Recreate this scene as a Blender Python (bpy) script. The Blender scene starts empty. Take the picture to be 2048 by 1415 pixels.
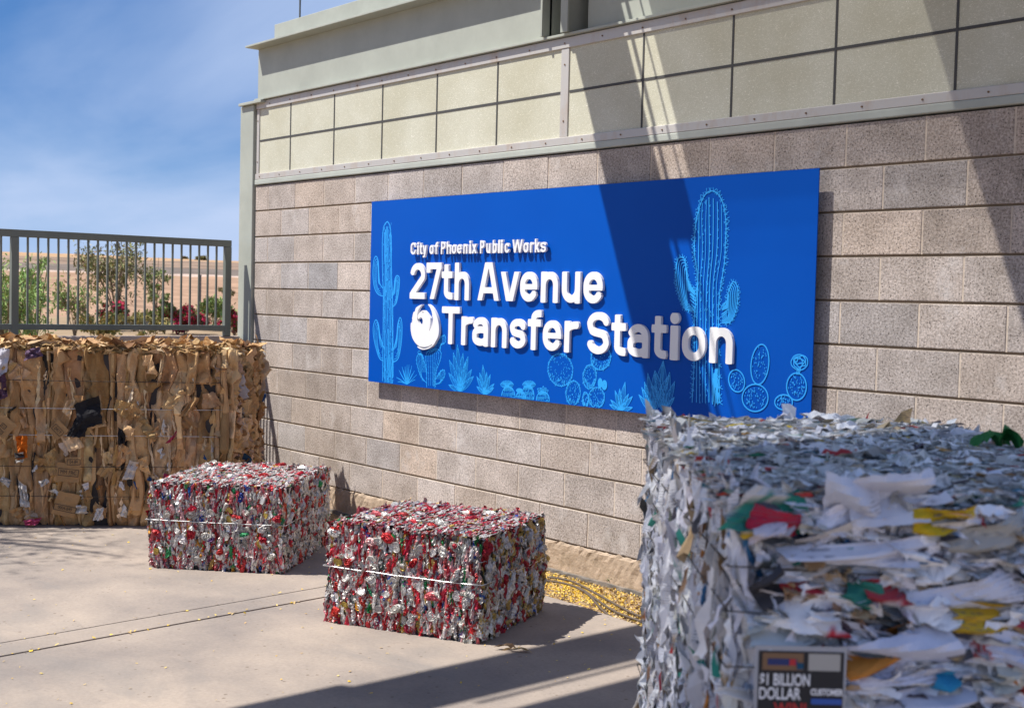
import bpy, bmesh, math, random
import numpy as np
from mathutils import Vector, Matrix
S = bpy.context.scene
COL = S.collection
random.seed(5)
rng = np.random.default_rng(7)

# ------------------------------------------------------------------ camera, world, sun, exposure
FPX = 2506.18
YAW, PIT, ROL = -0.863467937, -0.04469618, 0.0243631551
CAM = np.array([8.69819, -4.90084, 2.40 - 0.836128])
fwd = np.array([math.sin(YAW)*math.cos(PIT), math.cos(YAW)*math.cos(PIT), math.sin(PIT)])
rgt = np.cross(fwd, [0, 0, 1]); rgt /= np.linalg.norm(rgt)
upv = np.cross(rgt, fwd)
cr, sr = math.cos(ROL), math.sin(ROL)
RR, UU = cr*rgt + sr*upv, -sr*rgt + cr*upv
cam = bpy.data.cameras.new('camera'); cam_o = bpy.data.objects.new('camera', cam); COL.objects.link(cam_o)
M = Matrix.Identity(4)
for i in range(3):
    M[i][0], M[i][1], M[i][2], M[i][3] = RR[i], UU[i], -fwd[i], CAM[i]
cam_o.matrix_world = M
cam.sensor_width = 36; cam.lens = FPX/2048*36
cam.clip_start = 0.05; cam.clip_end = 6000
cam.dof.use_dof = True; cam.dof.focus_distance = 7.2; cam.dof.aperture_fstop = 5.8
S.camera = cam_o

SUN = Vector((0.72, 1.0, -1.94)).normalized()
w = bpy.data.worlds.new('World'); S.world = w; w.use_nodes = True
nt = w.node_tree; nt.nodes.clear()
def N(t, kind, **kw):
    n = t.nodes.new(kind)
    for k, v in kw.items():
        if k.startswith('i_'): n.inputs[k[2:].replace('_', ' ')].default_value = v
        else: setattr(n, k, v)
    return n
out = N(nt, 'ShaderNodeOutputWorld'); bg = N(nt, 'ShaderNodeBackground'); bg.inputs[1].default_value = 0.11
sky = N(nt, 'ShaderNodeTexSky', sky_type='NISHITA', sun_disc=False)
sky.sun_elevation = math.radians(57.6); sky.sun_rotation = math.atan2(-0.72, -1.0)
sky.altitude = 300; sky.air_density = 1.0; sky.dust_density = 0.6; sky.ozone_density = 2.2
tc = N(nt, 'ShaderNodeTexCoord')
sep = N(nt, 'ShaderNodeSeparateXYZ'); nt.links.new(tc.outputs['Generated'], sep.inputs[0])
def wm(op, a, b):
    n = N(nt, 'ShaderNodeMath', operation=op)
    for k, v in ((0, a), (1, b)):
        if isinstance(v, (int, float)): n.inputs[k].default_value = v
        else: nt.links.new(v, n.inputs[k])
    return n.outputs[0]
zz = wm('ADD', wm('MAXIMUM', sep.outputs[2], 0.0), 0.16)
comb = N(nt, 'ShaderNodeCombineXYZ')
nt.links.new(wm('DIVIDE', sep.outputs[0], zz), comb.inputs[0]); nt.links.new(wm('DIVIDE', sep.outputs[1], zz), comb.inputs[1])
mp = N(nt, 'ShaderNodeMapping'); mp.inputs['Rotation'].default_value = (0, 0, 2.6); mp.inputs['Scale'].default_value = (0.55, 1.0, 1)
mp.inputs['Location'].default_value = (-4.62, 0.04, 0)
nt.links.new(comb.outputs[0], mp.inputs[0])
cn = N(nt, 'ShaderNodeTexNoise'); cn.inputs['Scale'].default_value = 0.7; cn.inputs['Detail'].default_value = 7; cn.inputs['Roughness'].default_value = 0.52; cn.inputs['Distortion'].default_value = 0.4
nt.links.new(mp.outputs[0], cn.inputs['Vector'])
crp = N(nt, 'ShaderNodeValToRGB'); crp.color_ramp.elements[0].position = 0.36; crp.color_ramp.elements[1].position = 0.68
crp.color_ramp.elements[0].color = (0, 0, 0, 1); crp.color_ramp.elements[1].color = (0.95, 0.95, 0.95, 1)
nt.links.new(cn.outputs['Fac'], crp.inputs[0])
mx = N(nt, 'ShaderNodeMix', data_type='RGBA'); mx.inputs['B'].default_value = (3.5, 4.3, 6.0, 1)
hz = N(nt, 'ShaderNodeValToRGB'); he = hz.color_ramp.elements                    # clear desert sky by height above the horizon
he[0].position = 0.0; he[0].color = (2.3, 3.5, 5.8, 1); he[1].position = 1.0; he[1].color = (0.25, 0.75, 2.5, 1)
for p_, c_ in ((0.05, (1.30, 2.6, 4.9, 1)), (0.14, (0.48, 1.50, 3.8, 1)), (0.32, (0.26, 1.02, 3.0, 1))):
    e_ = he.new(p_); e_.color = c_
nt.links.new(sep.outputs[2], hz.inputs[0])
ms0 = N(nt, 'ShaderNodeMix', data_type='RGBA'); ms0.inputs['Factor'].default_value = 0.88
nt.links.new(sky.outputs[0], ms0.inputs['A']); nt.links.new(hz.outputs[0], ms0.inputs['B'])
nt.links.new(crp.outputs[0], mx.inputs['Factor']); nt.links.new(ms0.outputs['Result'], mx.inputs['A'])
nt.links.new(mx.outputs['Result'], bg.inputs[0]); nt.links.new(bg.outputs[0], out.inputs[0])

sl = bpy.data.lights.new('sun', 'SUN'); sl.energy = 4.8; sl.angle = math.radians(0.53); sl.color = (1.0, 0.95, 0.875)
so = bpy.data.objects.new('sun', sl); COL.objects.link(so); so.rotation_mode = 'QUATERNION'
so.rotation_quaternion = SUN.to_track_quat('-Z', 'Y'); so.location = (-4, -6, 12)
S.view_settings.view_transform = 'Standard'; S.view_settings.look = 'None'
S.view_settings.exposure = 0.5; S.view_settings.gamma = 1.0

# ------------------------------------------------------------------ helpers
def ray(px, py):
    d = fwd*1.0 + RR*((px-1024)/FPX) - UU*((py-707.5)/FPX)
    return d
def on(px, py, ax, c):                      # photograph measurement -> point on a world plane
    d = ray(px, py); t = (c-CAM[ax])/d[ax]
    return CAM + t*d
def tag(o, label=None, cat=None, group=None, kind=None):
    if label: o['label'] = label
    if cat: o['category'] = cat
    if group: o['group'] = group
    if kind: o['kind'] = kind
    return o
def empty(name, loc, label, cat, group=None):
    o = bpy.data.objects.new(name, None); COL.objects.link(o); o.location = loc; o.empty_display_size = 0.2
    return tag(o, label, cat, group)

class MB:
    def __init__(s): s.v = []; s.f = []; s.c = []; s.uv = []; s.n = 0; s.mi = []
    def add(s, V, F, col=(0.5, 0.5, 0.5), uv=None, mi=0):
        V = np.asarray(V, float).reshape(-1, 3)
        F = [tuple(int(i)+s.n for i in f) for f in F] if not isinstance(F, np.ndarray) else F + s.n
        c = np.asarray(col, float)
        if c.ndim == 1: c = np.tile(c, (len(V), 1))
        s.v.append(V); s.c.append(c); s.uv.append(np.zeros((len(V), 2)) if uv is None else np.asarray(uv, float).reshape(-1, 2))
        if isinstance(F, np.ndarray): s.f.extend(map(tuple, F.tolist()))
        else: s.f.extend(F)
        s.mi.extend([mi]*len(F)); s.n += len(V)
        return s
    def box(s, x0, x1, y0, y1, z0, z1, col=(0.5, 0.5, 0.5), mi=0):
        V = [(x, y, z) for z in (z0, z1) for y in (y0, y1) for x in (x0, x1)]
        return s.add(V, [(0, 2, 3, 1), (4, 5, 7, 6), (0, 1, 5, 4), (2, 6, 7, 3), (0, 4, 6, 2), (1, 3, 7, 5)], col, None, mi)
    def tube(s, pts, r, n=6, col=(0.5, 0.5, 0.5), taper=None, cap=True):
        P = [Vector(p) for p in pts]; V = []; F = []
        for i, p in enumerate(P):
            d = (P[min(i+1, len(P)-1)]-P[max(i-1, 0)]).normalized()
            a = d.orthogonal().normalized() if i == 0 else (a - d*a.dot(d)).normalized()
            b = d.cross(a); rr = r if taper is None else r*taper[i]
            for k in range(n):
                t = 2*math.pi*k/n
                V.append(p + a*(math.cos(t)*rr) + b*(math.sin(t)*rr))
        for i in range(len(P)-1):
            for k in range(n):
                F.append((i*n+k, i*n+(k+1) % n, (i+1)*n+(k+1) % n, (i+1)*n+k))
        if cap: F += [tuple(range(n-1, -1, -1)), tuple(range((len(P)-1)*n, len(P)*n))]
        return s.add([tuple(v) for v in V], F, col)
    def build(s, name, mat, parent=None, smooth=False, bevel=0):
        V = np.concatenate(s.v) if s.v else np.zeros((0, 3))
        me = bpy.data.meshes.new(name); me.from_pydata(V.tolist(), [], s.f)
        c = np.concatenate(s.c); ca = me.color_attributes.new('Col', 'FLOAT_COLOR', 'POINT')
        ca.data.foreach_set('color', np.concatenate([c, np.ones((len(c), 1))], 1).astype(np.float32).ravel())
        uv = np.concatenate(s.uv); ul = me.uv_layers.new(name='UVMap')
        li = np.empty(len(me.loops), np.int32); me.loops.foreach_get('vertex_index', li)
        ul.data.foreach_set('uv', uv[li].astype(np.float32).ravel())
        for m in (mat if isinstance(mat, (list, tuple)) else [mat]): me.materials.append(m)
        if any(s.mi): me.polygons.foreach_set('material_index', np.array(s.mi, np.int32))
        if smooth: me.polygons.foreach_set('use_smooth', np.ones(len(me.polygons), bool))
        me.update()
        o = bpy.data.objects.new(name, me); COL.objects.link(o)
        if parent is not None:
            o.parent = parent; o.matrix_parent_inverse = parent_inv(parent)
        if bevel:
            b = o.modifiers.new('bevel', 'BEVEL'); b.width = bevel; b.segments = 2; b.limit_method = 'ANGLE'
        return o
def parent_inv(p):              # every mesh is written in world coordinates, whatever its parent
    return Matrix.Translation(-p.location) if p.type == 'EMPTY' else Matrix.Identity(4)

# ------------------------------------------------------------------ materials
def mat(name, col=(0.5, 0.5, 0.5), rough=0.7, metal=0.0, attr=False, spec=0.5):
    m = bpy.data.materials.new(name); m.use_nodes = True; t = m.node_tree
    b = t.nodes['Principled BSDF']
    b.inputs['Base Color'].default_value = (*col, 1); b.inputs['Roughness'].default_value = rough
    b.inputs['Metallic'].default_value = metal; b.inputs['Specular IOR Level'].default_value = spec
    if attr:
        a = N(t, 'ShaderNodeVertexColor', layer_name='Col'); t.links.new(a.outputs[0], b.inputs['Base Color'])
    return m
def base_src(m):
    b = m.node_tree.nodes['Principled BSDF']; i = b.inputs['Base Color']
    return i.links[0].from_socket if i.is_linked else None
def coords(t, kind='Object', scale=(1, 1, 1)):
    c = N(t, 'ShaderNodeTexCoord'); p = N(t, 'ShaderNodeMapping'); p.inputs['Scale'].default_value = scale
    t.links.new(c.outputs[kind], p.inputs[0]); return p.outputs[0]
def noise(t, scale, detail=4, rough=0.55, vec=None, dist=0.0):
    n = N(t, 'ShaderNodeTexNoise'); n.inputs['Scale'].default_value = scale; n.inputs['Detail'].default_value = detail
    n.inputs['Roughness'].default_value = rough; n.inputs['Distortion'].default_value = dist
    t.links.new(vec if vec is not None else coords(t), n.inputs['Vector']); return n.outputs['Fac']
def ramp(t, src, a, b, ca=(0, 0, 0), cb=(1, 1, 1)):
    r = N(t, 'ShaderNodeValToRGB'); e = r.color_ramp.elements
    e[0].position, e[1].position = a, b; e[0].color, e[1].color = (*ca, 1), (*cb, 1)
    t.links.new(src, r.inputs[0]); return r.outputs[0]
def tint(m, fac, color=None, mode='MIX', amount=1.0):   # mix a colour over the base colour by fac
    t = m.node_tree; b = t.nodes['Principled BSDF']; src = base_src(m)
    x = N(t, 'ShaderNodeMix', data_type='RGBA', blend_type=mode)
    if src is not None: t.links.new(src, x.inputs['A'])
    else: x.inputs['A'].default_value = b.inputs['Base Color'].default_value
    if color is None:
        x.inputs['Factor'].default_value = amount; t.links.new(fac, x.inputs['B'])
    else:
        x.inputs['B'].default_value = (*color, 1)
        if amount != 1.0:
            k = N(t, 'ShaderNodeMath', operation='MULTIPLY'); k.inputs[1].default_value = amount
            t.links.new(fac, k.inputs[0]); fac = k.outputs[0]
        t.links.new(fac, x.inputs['Factor'])
    t.links.new(x.outputs['Result'], b.inputs['Base Color']); return m
def bump(m, src, strength, dist):
    t = m.node_tree; b = t.nodes['Principled BSDF']; n = N(t, 'ShaderNodeBump')
    n.inputs['Strength'].default_value = strength; n.inputs['Distance'].default_value = dist
    if b.inputs['Normal'].is_linked: t.links.new(b.inputs['Normal'].links[0].from_socket, n.inputs['Normal'])
    t.links.new(src, n.inputs['Height']); t.links.new(n.outputs[0], b.inputs['Normal'])
def mul_(t, a, b):
    k = N(t, 'ShaderNodeMath', operation='MULTIPLY'); t.links.new(a, k.inputs[0]); t.links.new(b, k.inputs[1]); return k.outputs[0]
def voro(t, scale, vec=None, feature='F1'):
    n = N(t, 'ShaderNodeTexVoronoi', feature=feature); n.inputs['Scale'].default_value = scale
    t.links.new(vec if vec is not None else coords(t), n.inputs['Vector']); return n

m_block = mat('concrete_block', attr=True, rough=0.92, spec=0.2)
t = m_block.node_tree
tint(m_block, ramp(t, noise(t, 5, 4), 0.35, 0.7, (0.80, 0.79, 0.78), (1.12, 1.12, 1.13)), mode='MULTIPLY')
tint(m_block, ramp(t, noise(t, 95, 3, 0.75), 0.36, 0.64, (0.58, 0.56, 0.54), (1.30, 1.29, 1.28)), mode='MULTIPLY')
tint(m_block, ramp(t, voro(t, 62).outputs['Distance'], 0.10, 0.24, (1, 1, 1), (0, 0, 0)), (0.07, 0.06, 0.055), amount=0.9)
tint(m_block, ramp(t, noise(t, 1.7, 5, 0.6, coords(t, 'Object', (1, 1, 0.55))), 0.57, 0.74), (0.25, 0.20, 0.16), amount=0.55)
tint(m_block, ramp(t, noise(t, 2.6, 6, 0.7, coords(t, 'Object', (1.3, 1, 1))), 0.57, 0.70), (0.70, 0.66, 0.64), amount=0.6)
bump(m_block, noise(t, 140, 4, 0.75), 0.55, 0.004)
m_mortar = mat('mortar', (0.66, 0.56, 0.46), 0.95, spec=0.1)
tint(m_mortar, ramp(m_mortar.node_tree, noise(m_mortar.node_tree, 30), 0.3, 0.7, (0.8, 0.8, 0.8), (1.1, 1.1, 1.1)), mode='MULTIPLY')
m_joint = mat('raked_mortar', (0.22, 0.17, 0.12), 0.95, spec=0.1)  # same mortar darkened: shade of the deep bed joints put into its colour
m_foot = mat('footing_plaster', (0.50, 0.40, 0.31), 0.95, spec=0.1)
t = m_foot.node_tree
tint(m_foot, ramp(t, noise(t, 9, 6, 0.7), 0.35, 0.7, (0.72, 0.7, 0.66), (1.15, 1.12, 1.1)), mode='MULTIPLY')
tint(m_foot, ramp(t, noise(t, 40, 5, 0.8, coords(t, 'Object', (1, 1, 2.2))), 0.62, 0.72), (0.2, 0.13, 0.08), amount=0.7)
bump(m_foot, noise(t, 25, 6, 0.7), 0.8, 0.012)
m_flash = mat('base_flashing', (0.16, 0.15, 0.14), 0.8)
tint(m_flash, ramp(m_flash.node_tree, noise(m_flash.node_tree, 14, 5), 0.35, 0.7, (0.6, 0.6, 0.6), (1.5, 1.4, 1.3)), mode='MULTIPLY')

def painted(name, col):
    m = mat(name, col, 0.55, spec=0.35); t = m.node_tree
    tint(m, ramp(t, noise(t, 3, 5, 0.65), 0.3, 0.75, (0.86, 0.86, 0.85), (1.08, 1.08, 1.07)), mode='MULTIPLY')
    tint(m, ramp(t, noise(t, 22, 6, 0.8, coords(t, 'Object', (1, 1, 0.25))), 0.66, 0.78), (0.22, 0.2, 0.17), amount=0.35)
    bump(m, noise(t, 8, 3), 0.05, 0.01); return m
m_steel = painted('painted_steel', (0.40, 0.425, 0.38))
m_sill = painted('painted_sill', (0.45, 0.48, 0.44))
m_fence = painted('fence_paint', (0.17, 0.19, 0.17))
m_alu = mat('aluminium_frame', (0.53, 0.51, 0.485), 0.5, 0.25)
t = m_alu.node_tree
tint(m_alu, ramp(t, noise(t, 6, 5, 0.7, coords(t, 'Object', (1, 1, 0.4))), 0.5, 0.72), (0.45, 0.32, 0.22), amount=0.6)
m_kal = mat('fibreglass_panel', (0.54, 0.535, 0.43), 0.45, spec=0.4)
t = m_kal.node_tree
wv = coords(t, 'Object', (1, 1, 2.2))
tint(m_kal, ramp(t, noise(t, 26, 5, 0.85, wv, 5.0), 0.54, 0.62), (0.88, 0.87, 0.78), amount=0.95)
tint(m_kal, ramp(t, noise(t, 2.2, 3), 0.35, 0.7, (0.90, 0.88, 0.82), (1.06, 1.06, 1.06)), mode='MULTIPLY')
m_bar = mat('glazing_bar', (0.06, 0.06, 0.06), 0.7)
m_screw = mat('screw', (0.20, 0.12, 0.07), 0.6, 0.4)
m_dark = mat('dark_steel', (0.10, 0.11, 0.11), 0.6)

m_slab = mat('pavement_concrete', (0.350, 0.300, 0.262), 0.9, spec=0.25)
t = m_slab.node_tree
tint(m_slab, ramp(t, noise(t, 1.3, 6, 0.62), 0.34, 0.68, (0.70, 0.71, 0.74), (1.16, 1.13, 1.08)), mode='MULTIPLY')
tint(m_slab, ramp(t, noise(t, 55, 3, 0.7), 0.3, 0.7, (0.9, 0.9, 0.9), (1.07, 1.07, 1.07)), mode='MULTIPLY')
tint(m_slab, ramp(t, noise(t, 0.9, 5, 0.6, coords(t, 'Object', (1, 2.4, 1)), 0.6), 0.57, 0.72), (0.22, 0.205, 0.195), amount=0.55)
vd = voro(t, 11, coords(t, 'Object', (1, 1, 1))); vd2 = voro(t, 31)
tint(m_slab, ramp(t, vd.outputs['Distance'], 0.06, 0.10, (1, 1, 1), (0, 0, 0)), (0.16, 0.12, 0.09), amount=0.7)
tint(m_slab, mul_(t, ramp(t, vd2.outputs['Distance'], 0.10, 0.20, (1, 1, 1), (0, 0, 0)), ramp(t, noise(t, 5, 4), 0.5, 0.62)), (0.17, 0.13, 0.10), amount=0.6)
bump(m_slab, noise(t, 60, 4, 0.7), 0.25, 0.003)
m_groove = mat('joint_filler', (0.20, 0.16, 0.13), 0.95)
m_dirt = mat('dirt', (0.42, 0.30, 0.18), 0.95, spec=0.1)
t = m_dirt.node_tree
tint(m_dirt, ramp(t, noise(t, 30, 6, 0.75), 0.3, 0.7, (0.6, 0.58, 0.55), (1.25, 1.2, 1.15)), mode='MULTIPLY')
bump(m_dirt, noise(t, 45, 5, 0.7), 1.0, 0.02)
m_desert = mat('desert_ground', attr=True, rough=0.95, spec=0.05)
t = m_desert.node_tree
tint(m_desert, ramp(t, noise(t, 0.5, 6, 0.7), 0.3, 0.7, (0.78, 0.78, 0.78), (1.15, 1.15, 1.15)), mode='MULTIPLY')
m_wallc = mat('retaining_concrete', (0.50, 0.40, 0.34), 0.9)
tint(m_wallc, ramp(m_wallc.node_tree, noise(m_wallc.node_tree, 4, 6), 0.3, 0.7, (0.8, 0.8, 0.8), (1.1, 1.1, 1.1)), mode='MULTIPLY')

m_blue = mat('sign_blue', (0.0003, 0.080, 0.45), 0.40, spec=0.12)
t = m_blue.node_tree
tint(m_blue, ramp(t, noise(t, 1.2, 2), 0.35, 0.7, (0.92, 0.92, 0.95), (1.05, 1.06, 1.04)), mode='MULTIPLY')
m_line = mat('sign_line_ink', (0.02, 0.36, 0.90), 0.45)
m_white = mat('sign_letter_white', (0.83, 0.83, 0.84), 0.4)

m_can = mat('crushed_can', attr=True, rough=0.40, metal=0.42)
t = m_can.node_tree
tint(m_can, ramp(t, noise(t, 70, 4, 0.7), 0.34, 0.66, (0.55, 0.54, 0.52), (1.2, 1.2, 1.2)), mode='MULTIPLY')
bump(m_can, noise(t, 85, 3, 0.6), 0.7, 0.006)
m_core = mat('bale_shadow_core', (0.05, 0.045, 0.045), 0.9)  # near-black, shade of the gaps between pieces put into the colour
m_wire = mat('galvanised_wire', (0.62, 0.62, 0.62), 0.35, 0.8)
m_rust = mat('dark_wire', (0.07, 0.06, 0.05), 0.6, 0.4)

m_card = mat('cardboard', attr=True, rough=0.85, spec=0.25)
t = m_card.node_tree
uvs = N(t, 'ShaderNodeUVMap', uv_map='UVMap')
wav = N(t, 'ShaderNodeTexWave', wave_type='BANDS', bands_direction='Y'); wav.inputs['Scale'].default_value = 42; wav.inputs['Distortion'].default_value = 1.5; wav.inputs['Detail'].default_value = 1
t.links.new(uvs.outputs[0], wav.inputs['Vector'])
tint(m_card, ramp(t, noise(t, 9, 5, 0.7), 0.3, 0.7, (0.80, 0.78, 0.76), (1.14, 1.12, 1.10)), mode='MULTIPLY')
tint(m_card, ramp(t, noise(t, 4.5, 6, 0.75, coords(t, 'Object', (1, 1, 3.5))), 0.62, 0.72), (0.13, 0.09, 0.06), amount=0.5)
tint(m_card, ramp(t, wav.outputs['Fac'], 0.0, 1.0, (0.88, 0.87, 0.86), (1.04, 1.04, 1.04)), mode='MULTIPLY')
bump(m_card, wav.outputs['Fac'], 0.25, 0.003); bump(m_card, noise(t, 28, 4, 0.6), 0.45, 0.012)

m_paper = mat('waste_paper', attr=True, rough=0.75, spec=0.25)
t = m_paper.node_tree
uvs = N(t, 'ShaderNodeUVMap', uv_map='UVMap')
mpp = N(t, 'ShaderNodeMapping'); t.links.new(uvs.outputs[0], mpp.inputs[0])
ln = N(t, 'ShaderNodeTexWave', wave_type='BANDS', bands_direction='Y'); ln.inputs['Scale'].default_value = 52; ln.inputs['Distortion'].default_value = 0.0
t.links.new(mpp.outputs[0], ln.inputs['Vector'])
wordmap = N(t, 'ShaderNodeMapping'); wordmap.inputs['Scale'].default_value = (95, 165, 1); t.links.new(uvs.outputs[0], wordmap.inputs[0])
wd = N(t, 'ShaderNodeTexNoise'); wd.inputs['Scale'].default_value = 1.0; wd.inputs['Detail'].default_value = 2; t.links.new(wordmap.outputs[0], wd.inputs['Vector'])
blk = N(t, 'ShaderNodeTexNoise'); blk.inputs['Scale'].default_value = 9; blk.inputs['Detail'].default_value = 1; t.links.new(uvs.outputs[0], blk.inputs['Vector'])
def mul(t, a, b):
    k = N(t, 'ShaderNodeMath', operation='MULTIPLY'); t.links.new(a, k.inputs[0]); t.links.new(b, k.inputs[1]); return k.outputs[0]
ink = mul(t, mul(t, ramp(t, ln.outputs['Fac'], 0.5, 0.75), ramp(t, wd.outputs['Fac'], 0.42, 0.52)), ramp(t, blk.outputs['Fac'], 0.55, 0.60))
tint(m_paper, ink, (0.10, 0.10, 0.13), amount=0.5)
tint(m_paper, ramp(t, noise(t, 14, 4), 0.3, 0.7, (0.86, 0.86, 0.88), (1.05, 1.05, 1.05)), mode='MULTIPLY')
bump(m_paper, noise(t, 22, 3, 0.6), 0.4, 0.01)
m_leaf = mat('leaf', attr=True, rough=0.7, spec=0.3)
m_bark = mat('bark', (0.16, 0.12, 0.08), 0.9)
m_petal = mat('yellow_petal', (0.80, 0.50, 0.02), 0.7)
m_cable = mat('cable_rubber', (0.10, 0.075, 0.055), 0.7)
m_black = mat('printed_black', (0.012, 0.012, 0.016), 0.6)
m_redink = mat('red_ink', (0.5, 0.03, 0.03), 0.6)
m_stamp = mat('stamp_ink', (0.035, 0.028, 0.025), 0.8)
m_plain = mat('plain_coloured', attr=True, rough=0.6)
m_roof = mat('canopy_steel', (0.30, 0.31, 0.31), 0.7)
def sun_filter(open_):                           # unseen, added cloth, its openness sets how much sun passes
    m = bpy.data.materials.new('sun_filter_sheet'); m.use_nodes = True; t = m.node_tree; b_ = t.nodes['Principled BSDF']
    b_.inputs['Base Color'].default_value = (0.5, 0.5, 0.5, 1); b_.inputs['Roughness'].default_value = 0.9
    tr = N(t, 'ShaderNodeBsdfTransparent'); ms = N(t, 'ShaderNodeMixShader'); ms.inputs[0].default_value = open_
    t.links.new(b_.outputs[0], ms.inputs[1]); t.links.new(tr.outputs[0], ms.inputs[2]); t.links.new(ms.outputs[0], t.nodes['Material Output'].inputs[0])
    return m
# ------------------------------------------------------------------ building
BL, CH = 0.4064, 0.2032
bld = empty('transfer_building', (0, 0, 0), 'grey block building with a band of pale translucent panels under a sage steel beam', 'building')
X0, X1 = -0.2, 10.4
wall = MB(); mort = MB(); jnt = MB()
for c in range(12):
    zt = 2.40 - c*CH; zb = zt - CH
    off = 0.0 if c % 2 == 0 else -BL/2
    z0, z1 = zb + 0.006, zt - 0.006
    xs = [X0] + [k*BL + off for k in range(0, 30) if X0 + 0.06 < k*BL + off < X1] + [X1]
    for a, b in zip(xs[:-1], xs[1:]):
        g = 0.97 + rng.normal(0, 0.075)
        hue = rng.normal(0, 0.016)
        base = np.array([0.53+hue, 0.468, 0.425-hue])*g
        y = rng.normal(0, 0.0008)
        wall.box(a+0.004, b-0.004, y, 0.19, z0, z1, np.clip(base, 0.05, 1))
        mort.box(b-0.0045, b+0.0045, 0.0028, 0.19, z0, z1)
    jnt.box(X0, X1, 0.0105, 0.185, zb-0.0055, zb+0.0055)
    mort.box(X0, X1, 0.0015, 0.19, zb-0.0062, zb-0.0040)      # pale smear of mortar under each raked joint
wo = wall.build('block_wall', m_block, bld, bevel=0.0035)
mort.build('mortar_joint', m_mortar, wo).matrix_parent_inverse = Matrix.Identity(4)
jnt.build('raked_joint', m_joint, wo)
# rough plastered footing and dark base strip
ft = MB(); n = 150
for r_ in range(2): pass
def strip(mb, zs, ys, x0, x1, n, jit):
    V = []; F = []
    for i in range(n+1):
        x = x0 + (x1-x0)*i/n
        for k, (z, y) in enumerate(zip(zs, ys)):
            V.append((x, y + rng.normal(0, jit[k]), z + rng.normal(0, jit[k])))
    m = len(zs)
    for i in range(n):
        for k in range(m-1): F.append((i*m+k, (i+1)*m+k, (i+1)*m+k+1, i*m+k+1))
    mb.add(V, F)
strip(ft, [-0.1, 0.0, 0.04, 0.08, 0.12, 0.150, 0.163, 0.160], [-0.016, -0.014, -0.013, -0.012, -0.012, -0.010, -0.003, 0.02], X0, X1, 420, [0, .001, .0015, .0015, .0015, .003, .004, 0])
ft.build('plaster_footing', m_foot, bld)
fl = MB(); strip(fl, [-0.12, -0.05, 0.0, 0.005], [-0.03, -0.026, -0.021, -0.012], X0, X1, 200, [0, .002, .003, 0])
fl.build('base_strip', m_flash, bld)
MB().box(X0, X0+0.19, 0.2, 6.0, -0.1, 2.40).box(X0+0.19, X1, 5.8, 6.0, -0.1, 2.40).build('return_wall', m_block, bld)
# sill channel and frames
MB().box(X0+0.004, X1, -0.014, 0.19, 2.402, 2.442).build('sill_channel', m_sill, bld, bevel=0.006)
def screws(parent, pts, r=0.0048):
    for (x, y, z) in pts:
        MB().tube([(x, y+0.004, z), (x, y-0.004, z)], r, 8).build('screw', m_screw, parent)
fb = MB().box(X0+0.01, X1, -0.012, 0.10, 2.4425, 2.488).build('bottom_frame', m_alu, bld, bevel=0.003)
screws(fb, [(x, -0.012, 2.464) for x in np.arange(-0.12, 7.5, 0.305)])
ftp = MB().box(X0+0.01, X1, -0.010, 0.10, 2.992, 3.052).build('top_frame', m_alu, bld, bevel=0.003)
screws(ftp, [(x, -0.010, 3.02) for x in np.arange(0.02, 7.5, 0.305)])
mu_x = [(-0.185, -0.148), (3.343, 3.408), (7.03, 7.095)]
for (a, b) in mu_x:
    mo = MB().box(a, b, -0.006, 0.09, 2.4885, 2.9915).build('mullion', m_alu, bld, bevel=0.003)
    screws(mo, [((a+b)/2, -0.006, 2.58), ((a+b)/2, -0.006, 2.90)])
for (a, b, bars) in ((-0.148, 3.343, [.321, .931, 1.54, 2.157, 2.768]), (3.408, 7.03, [3.987, 4.599, 5.209, 5.819, 6.43]), (7.095, X1, [7.7, 8.31, 8.92, 9.53])):
    p = MB().box(a, b, 0.002, 0.08, 2.488, 2.992).build('translucent_panel', m_kal, bld)
    for x in bars:
        MB().box(x-0.006, x+0.006, -0.0008, 0.0016, 2.4885, 2.9915).build('glazing_bar', m_bar, p)
    xs = [a] + bars + [b]
    for u, v in zip(xs[:-1], xs[1:]):
        MB().box(u+0.0065, v-0.0065, -0.0008, 0.0016, 2.738, 2.752).build('glazing_bar', m_bar, p)
# steel beam over the panels
bw = MB()
bw.box(-0.185, 3.23, 0.0, 0.015, 3.072, 3.458)
bw.box(3.215, 3.23, -0.06, 0.17, 3.072, 3.458)
beam = bw.build('beam_web', m_steel, bld)
MB().box(-0.185, X1, -0.034, 0.19, 3.056, 3.071).build('lower_flange', m_steel, bld, bevel=0.002)
MB().box(-0.20, X1, -0.110, 0.19, 3.459, 3.474).build('upper_flange', m_steel, bld, bevel=0.002)
MB().box(3.23, 3.52, 0.155, 0.17, 3.072, 3.458).build('recess_plate', m_dark, bld)  # dark finish stands in for the shade inside the recess
MB().box(3.386, 3.444, -0.058, -0.045, 3.072, 3.458).build('stiffener_plate', m_steel, bld)
MB().box(3.408, 3.42, -0.045, 0.15, 3.072, 3.458).build('stiffener_web', m_steel, bld)
MB().box(3.52, X1, 0.03, 0.045, 3.072, 3.458).box(3.52, 3.532, 0.045, 0.155, 3.072, 3.458).build('beam_web', m_steel, bld)
MB().box(0.064, X1, -0.005, 0.17, 3.4745, 3.616).build('roof_curb', m_steel, bld, bevel=0.004)
MB().box(1.9, X1, 0.05, 0.19, 3.6165, 4.25).build('upper_cladding', m_steel, bld)
MB().box(X0+0.02, X1, 0.2, 5.99, 3.40, 3.455).build('roof', m_roof, bld)
MB().box(X0+0.02, X0+0.15, 0.2, 5.9, 2.41, 3.39).build('side_panel', m_kal, bld)
MB().tube([(0.33, 0.06, 3.61), (0.33, 0.06, 6.2)], 0.007, 8).build('antenna_rod', m_dark, bld)
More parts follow.
